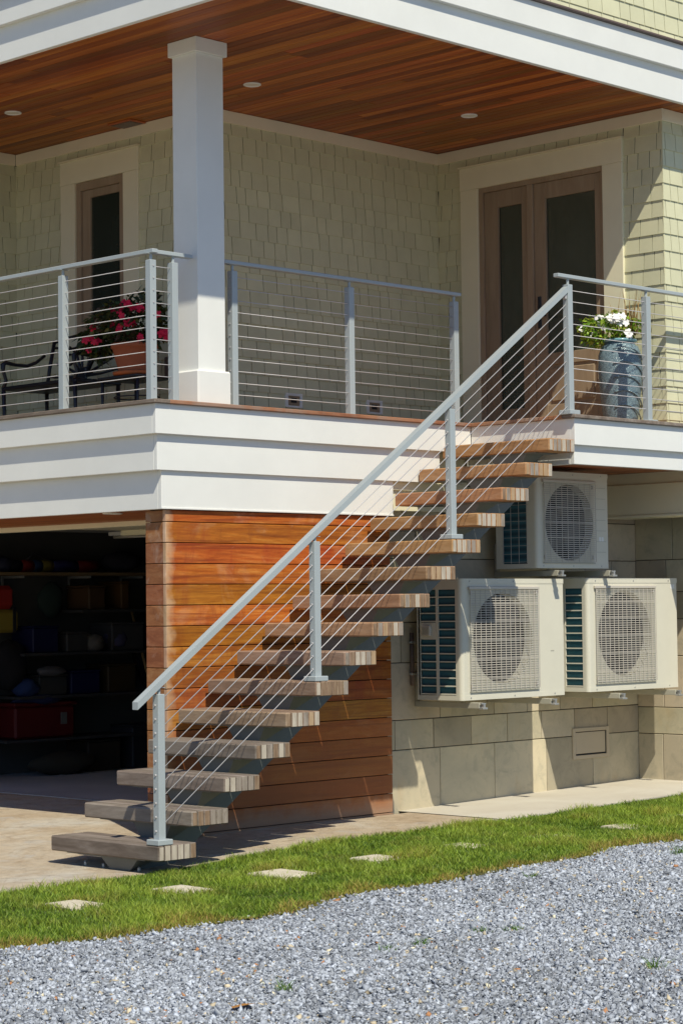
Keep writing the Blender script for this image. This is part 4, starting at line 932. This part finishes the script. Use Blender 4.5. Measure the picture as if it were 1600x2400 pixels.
t_ = thing('flower_pot', 'tapered terracotta pot on a saucer on the side table', 'pot', (10.95, 12.96, 3.429))
def wobb(a, z): return .008*math.sin(3*a+z*9)
PX, PY = 10.93, 12.945
mk('pot_body', MB().add(lathe(PX, PY, [(.118, 3.452), (.125, 3.47), (.155, 3.58), (.172, 3.645), (.184, 3.65), (.186, 3.682), (.172, 3.685), (.165, 3.65)], 28, wobb), True), M['terra'], t_)
mk('saucer', MB().add(lathe(PX, PY, [(.14, 3.430), (.168, 3.44), (.172, 3.462), (.160, 3.463), (.150, 3.452)], 28), True), M['terra2'], t_)
def leafball(n, cen, rad, ln, wd, cols, droop=.5, top=1.0):
    u = rng.normal(0, 1, (n, 3)); u /= np.linalg.norm(u, axis=1)[:, None]; u[:, 2] = u[:, 2]*top
    r0 = rng.uniform(.45, 1, n)**.6; lump = 1+.16*np.sin(u[:, 0]*5+1)+.14*np.sin(u[:, 1]*6+u[:, 2]*4)
    p = np.array(cen)+u*np.array(rad)*(r0*lump)[:, None]
    d = u*np.array([1, 1, .3])+rng.normal(0, .5, (n, 3)); d[:, 2] -= droop; d /= np.linalg.norm(d, axis=1)[:, None]
    s = np.cross(d, rng.normal(0, 1, (n, 3))); s /= np.linalg.norm(s, axis=1)[:, None]
    nn = np.cross(d, s); L = (ln*rng.uniform(.6, 1.25, n))[:, None]; Wd = (wd*rng.uniform(.7, 1.2, n))[:, None]
    v = np.stack([p, p+d*L*.4+s*Wd-nn*Wd*.25, p+d*L, p+d*L*.4-s*Wd-nn*Wd*.25, p+d*L*.45+nn*Wd*.2], 1).reshape(-1, 3)
    f = np.array([[0, 1, 4], [1, 2, 4], [2, 3, 4], [3, 0, 4]])[None]+5*np.arange(n)[:, None, None]
    c_ = np.array(cols)[rng.integers(0, len(cols), n)]*rng.uniform(.7, 1.3, (n, 1))
    return v, f.reshape(-1, 3), np.repeat(c_, 5, 0)
def flower(center, nrm, r, mat, parent, n=5):
    nrm = Vector(nrm).normalized(); a = nrm.cross(Vector((.3, .5, .8))).normalized(); b = nrm.cross(a); c_ = Vector(center); mb = MB()
    ph0 = random.uniform(0, 6)
    for k in range(n):
        an = ph0+2*math.pi*k/n; dr = math.cos(an)*a+math.sin(an)*b; sd = -math.sin(an)*a+math.cos(an)*b
        j = random.uniform(.85, 1.15)*r
        mb.add(([tuple(c_), tuple(c_+dr*j*.5+sd*j*.42+nrm*j*.12), tuple(c_+dr*j+sd*j*.3+nrm*j*random.uniform(-.15, .2)), tuple(c_+dr*j*1.05-sd*j*.25+nrm*j*random.uniform(-.2, .1)), tuple(c_+dr*j*.5-sd*j*.42+nrm*j*.12)], [(0, 1, 2, 3, 4)]))
    return mk('flower', mb, mat, parent)
t_ = thing('flowering_plant', 'bushy dark leaved plant with red flowers growing in the terracotta pot', 'plant', (PX, PY, 3.72))
v, f, c_ = leafball(1500, (PX, PY+.02, 3.86), (.30, .33, .20), .065, .015, [(.035, .07, .02), (.05, .09, .025), (.03, .05, .02), (.10, .11, .03), (.09, .06, .03)])
npmesh('foliage', v, f, M['leaf'], c_, t_, kind='stuff')
v, f, c_ = leafball(420, (PX-.12, PY+.30, 3.73), (.14, .13, .13), .07, .016, [(.05, .09, .025), (.10, .11, .03), (.04, .06, .02)], droop=1.0)
npmesh('foliage', v, f, M['leaf'], c_, t_, kind='stuff')
mk('stem', MB().add(tube([(PX, PY, 3.70), (PX+.01, PY+.01, 3.9)], .012, 6)).add(tube([(PX, PY, 3.70), (PX-.1, PY+.14, 3.86)], .009, 6)), flat('stem_brown', (.12, .07, .03)), t_)
RF = [(10.657, 13.110, 3.806), (10.687, 13.137, 3.705), (10.658, 13.185, 3.704), (10.721, 12.989, 3.942), (10.729, 12.960, 3.817), (10.691, 12.833, 3.788), (10.691, 12.805, 3.880), (10.769, 12.873, 3.980), (10.726, 12.765, 3.971), (10.725, 12.756, 3.816), (10.801, 12.800, 3.814), (10.764, 12.690, 3.924), (10.802, 12.704, 3.913), (10.766, 12.685, 3.721), (10.777, 12.723, 3.689), (10.770, 12.483, 3.864), (10.817, 12.515, 3.715), (10.845, 12.503, 3.729), (10.820, 12.439, 3.734), (10.840, 12.458, 3.685), (10.735, 12.955, 3.936), (10.688, 12.848, 3.914), (10.776, 12.790, 3.936), (10.680, 13.202, 3.637), (10.658, 13.148, 3.720)]
for i, q in enumerate(RF):
    q = Vector(q)
    for _ in range(2 if i in (1, 7, 9, 12) else 1):
        flower(q+Vector((random.uniform(-.02, .02), random.uniform(-.015, .015), random.uniform(-.012, .012))), (-1+random.uniform(-.4, .4), -.9+random.uniform(-.5, .5), .25+random.uniform(-.3, .5)), random.uniform(.026, .036), M['petal_red'], t_)
# blue pot with white flowers
BXc, BYc = 14.06, 10.63
t_ = thing('glazed_pot', 'tall blue glazed pot with rippled relief by the door', 'pot', (BXc, BYc, ZD))
mk('pot_body', MB().add(lathe(BXc, BYc, [(.125, ZD), (.13, ZD+.02), (.150, ZD+.15), (.168, ZD+.32), (.178, ZD+.48), (.172, ZD+.59), (.148, ZD+.655), (.125, ZD+.67), (.120, ZD+.69)], 40), True), M['blue'], t_)
mk('pot_rim', MB().add(lathe(BXc, BYc, [(.120, ZD+.688), (.138, ZD+.69), (.145, ZD+.70), (.138, ZD+.712), (.118, ZD+.712), (.112, ZD+.69)], 36), True), M['bluerim'], t_)
for k in range(5):
    rr = .150+.026*math.sin(k/5*2.2); zz = ZD+.10+.115*k
    arc = [(BXc+(rr+.008)*math.cos(a), BYc+(rr+.008)*math.sin(a), zz+.075*math.sin((a-2.9)/(5.0-2.9)*math.pi)) for a in np.linspace(3.5, 5.6, 12)]
    mk('relief_band', MB().add(tube(arc, .006, 6), True), M['blue'], t_)
t_ = thing('flowering_plant', 'bright green plant with white flowers and reddish stalks in the tall blue pot', 'plant', (BXc, BYc, ZD+.7))
v, f, c_ = leafball(820, (BXc-.04, BYc+.09, ZD+.80), (.18, .25, .135), .045, .016, [(.18, .33, .025), (.30, .43, .04), (.11, .22, .02), (.36, .42, .06)])
npmesh('foliage', v, f, M['leaf'], c_, t_, kind='stuff')
n = 44; X = rng.normal(BXc+.02, .05, n); Y = rng.normal(BYc-.13, .055, n)
v, f, c_ = blades(X, Y, np.full(n, ZD+.74), rng.uniform(.16, .42, n), np.full(n, .009), rng.uniform(.05, .35, n), np.array([.38, .24, .09])*rng.uniform(.7, 1.2, (n, 1)))
npmesh('dry_stalks', v, f, M['blade'], c_, t_)
WF = [(13.872, 10.858, 3.839), (13.939, 10.798, 3.797), (13.908, 10.710, 3.914), (13.928, 10.704, 3.925), (13.940, 10.724, 3.859), (13.927, 10.667, 3.835), (13.944, 10.644, 3.906), (13.902, 10.582, 3.890), (13.934, 10.585, 3.883), (13.906, 10.538, 3.906), (13.945, 10.546, 3.924), (13.940, 10.500, 3.916), (13.878, 10.425, 3.848), (13.881, 10.416, 3.779), (13.887, 10.405, 3.755), (13.947, 10.536, 3.865), (13.905, 10.550, 3.894), (13.920, 10.608, 3.915)]
for q in WF:
    flower(q, (-1+random.uniform(-.3, .3), -1+random.uniform(-.3, .3), .5+random.uniform(-.2, .4)), random.uniform(.028, .036), M['petal_white'], t_)
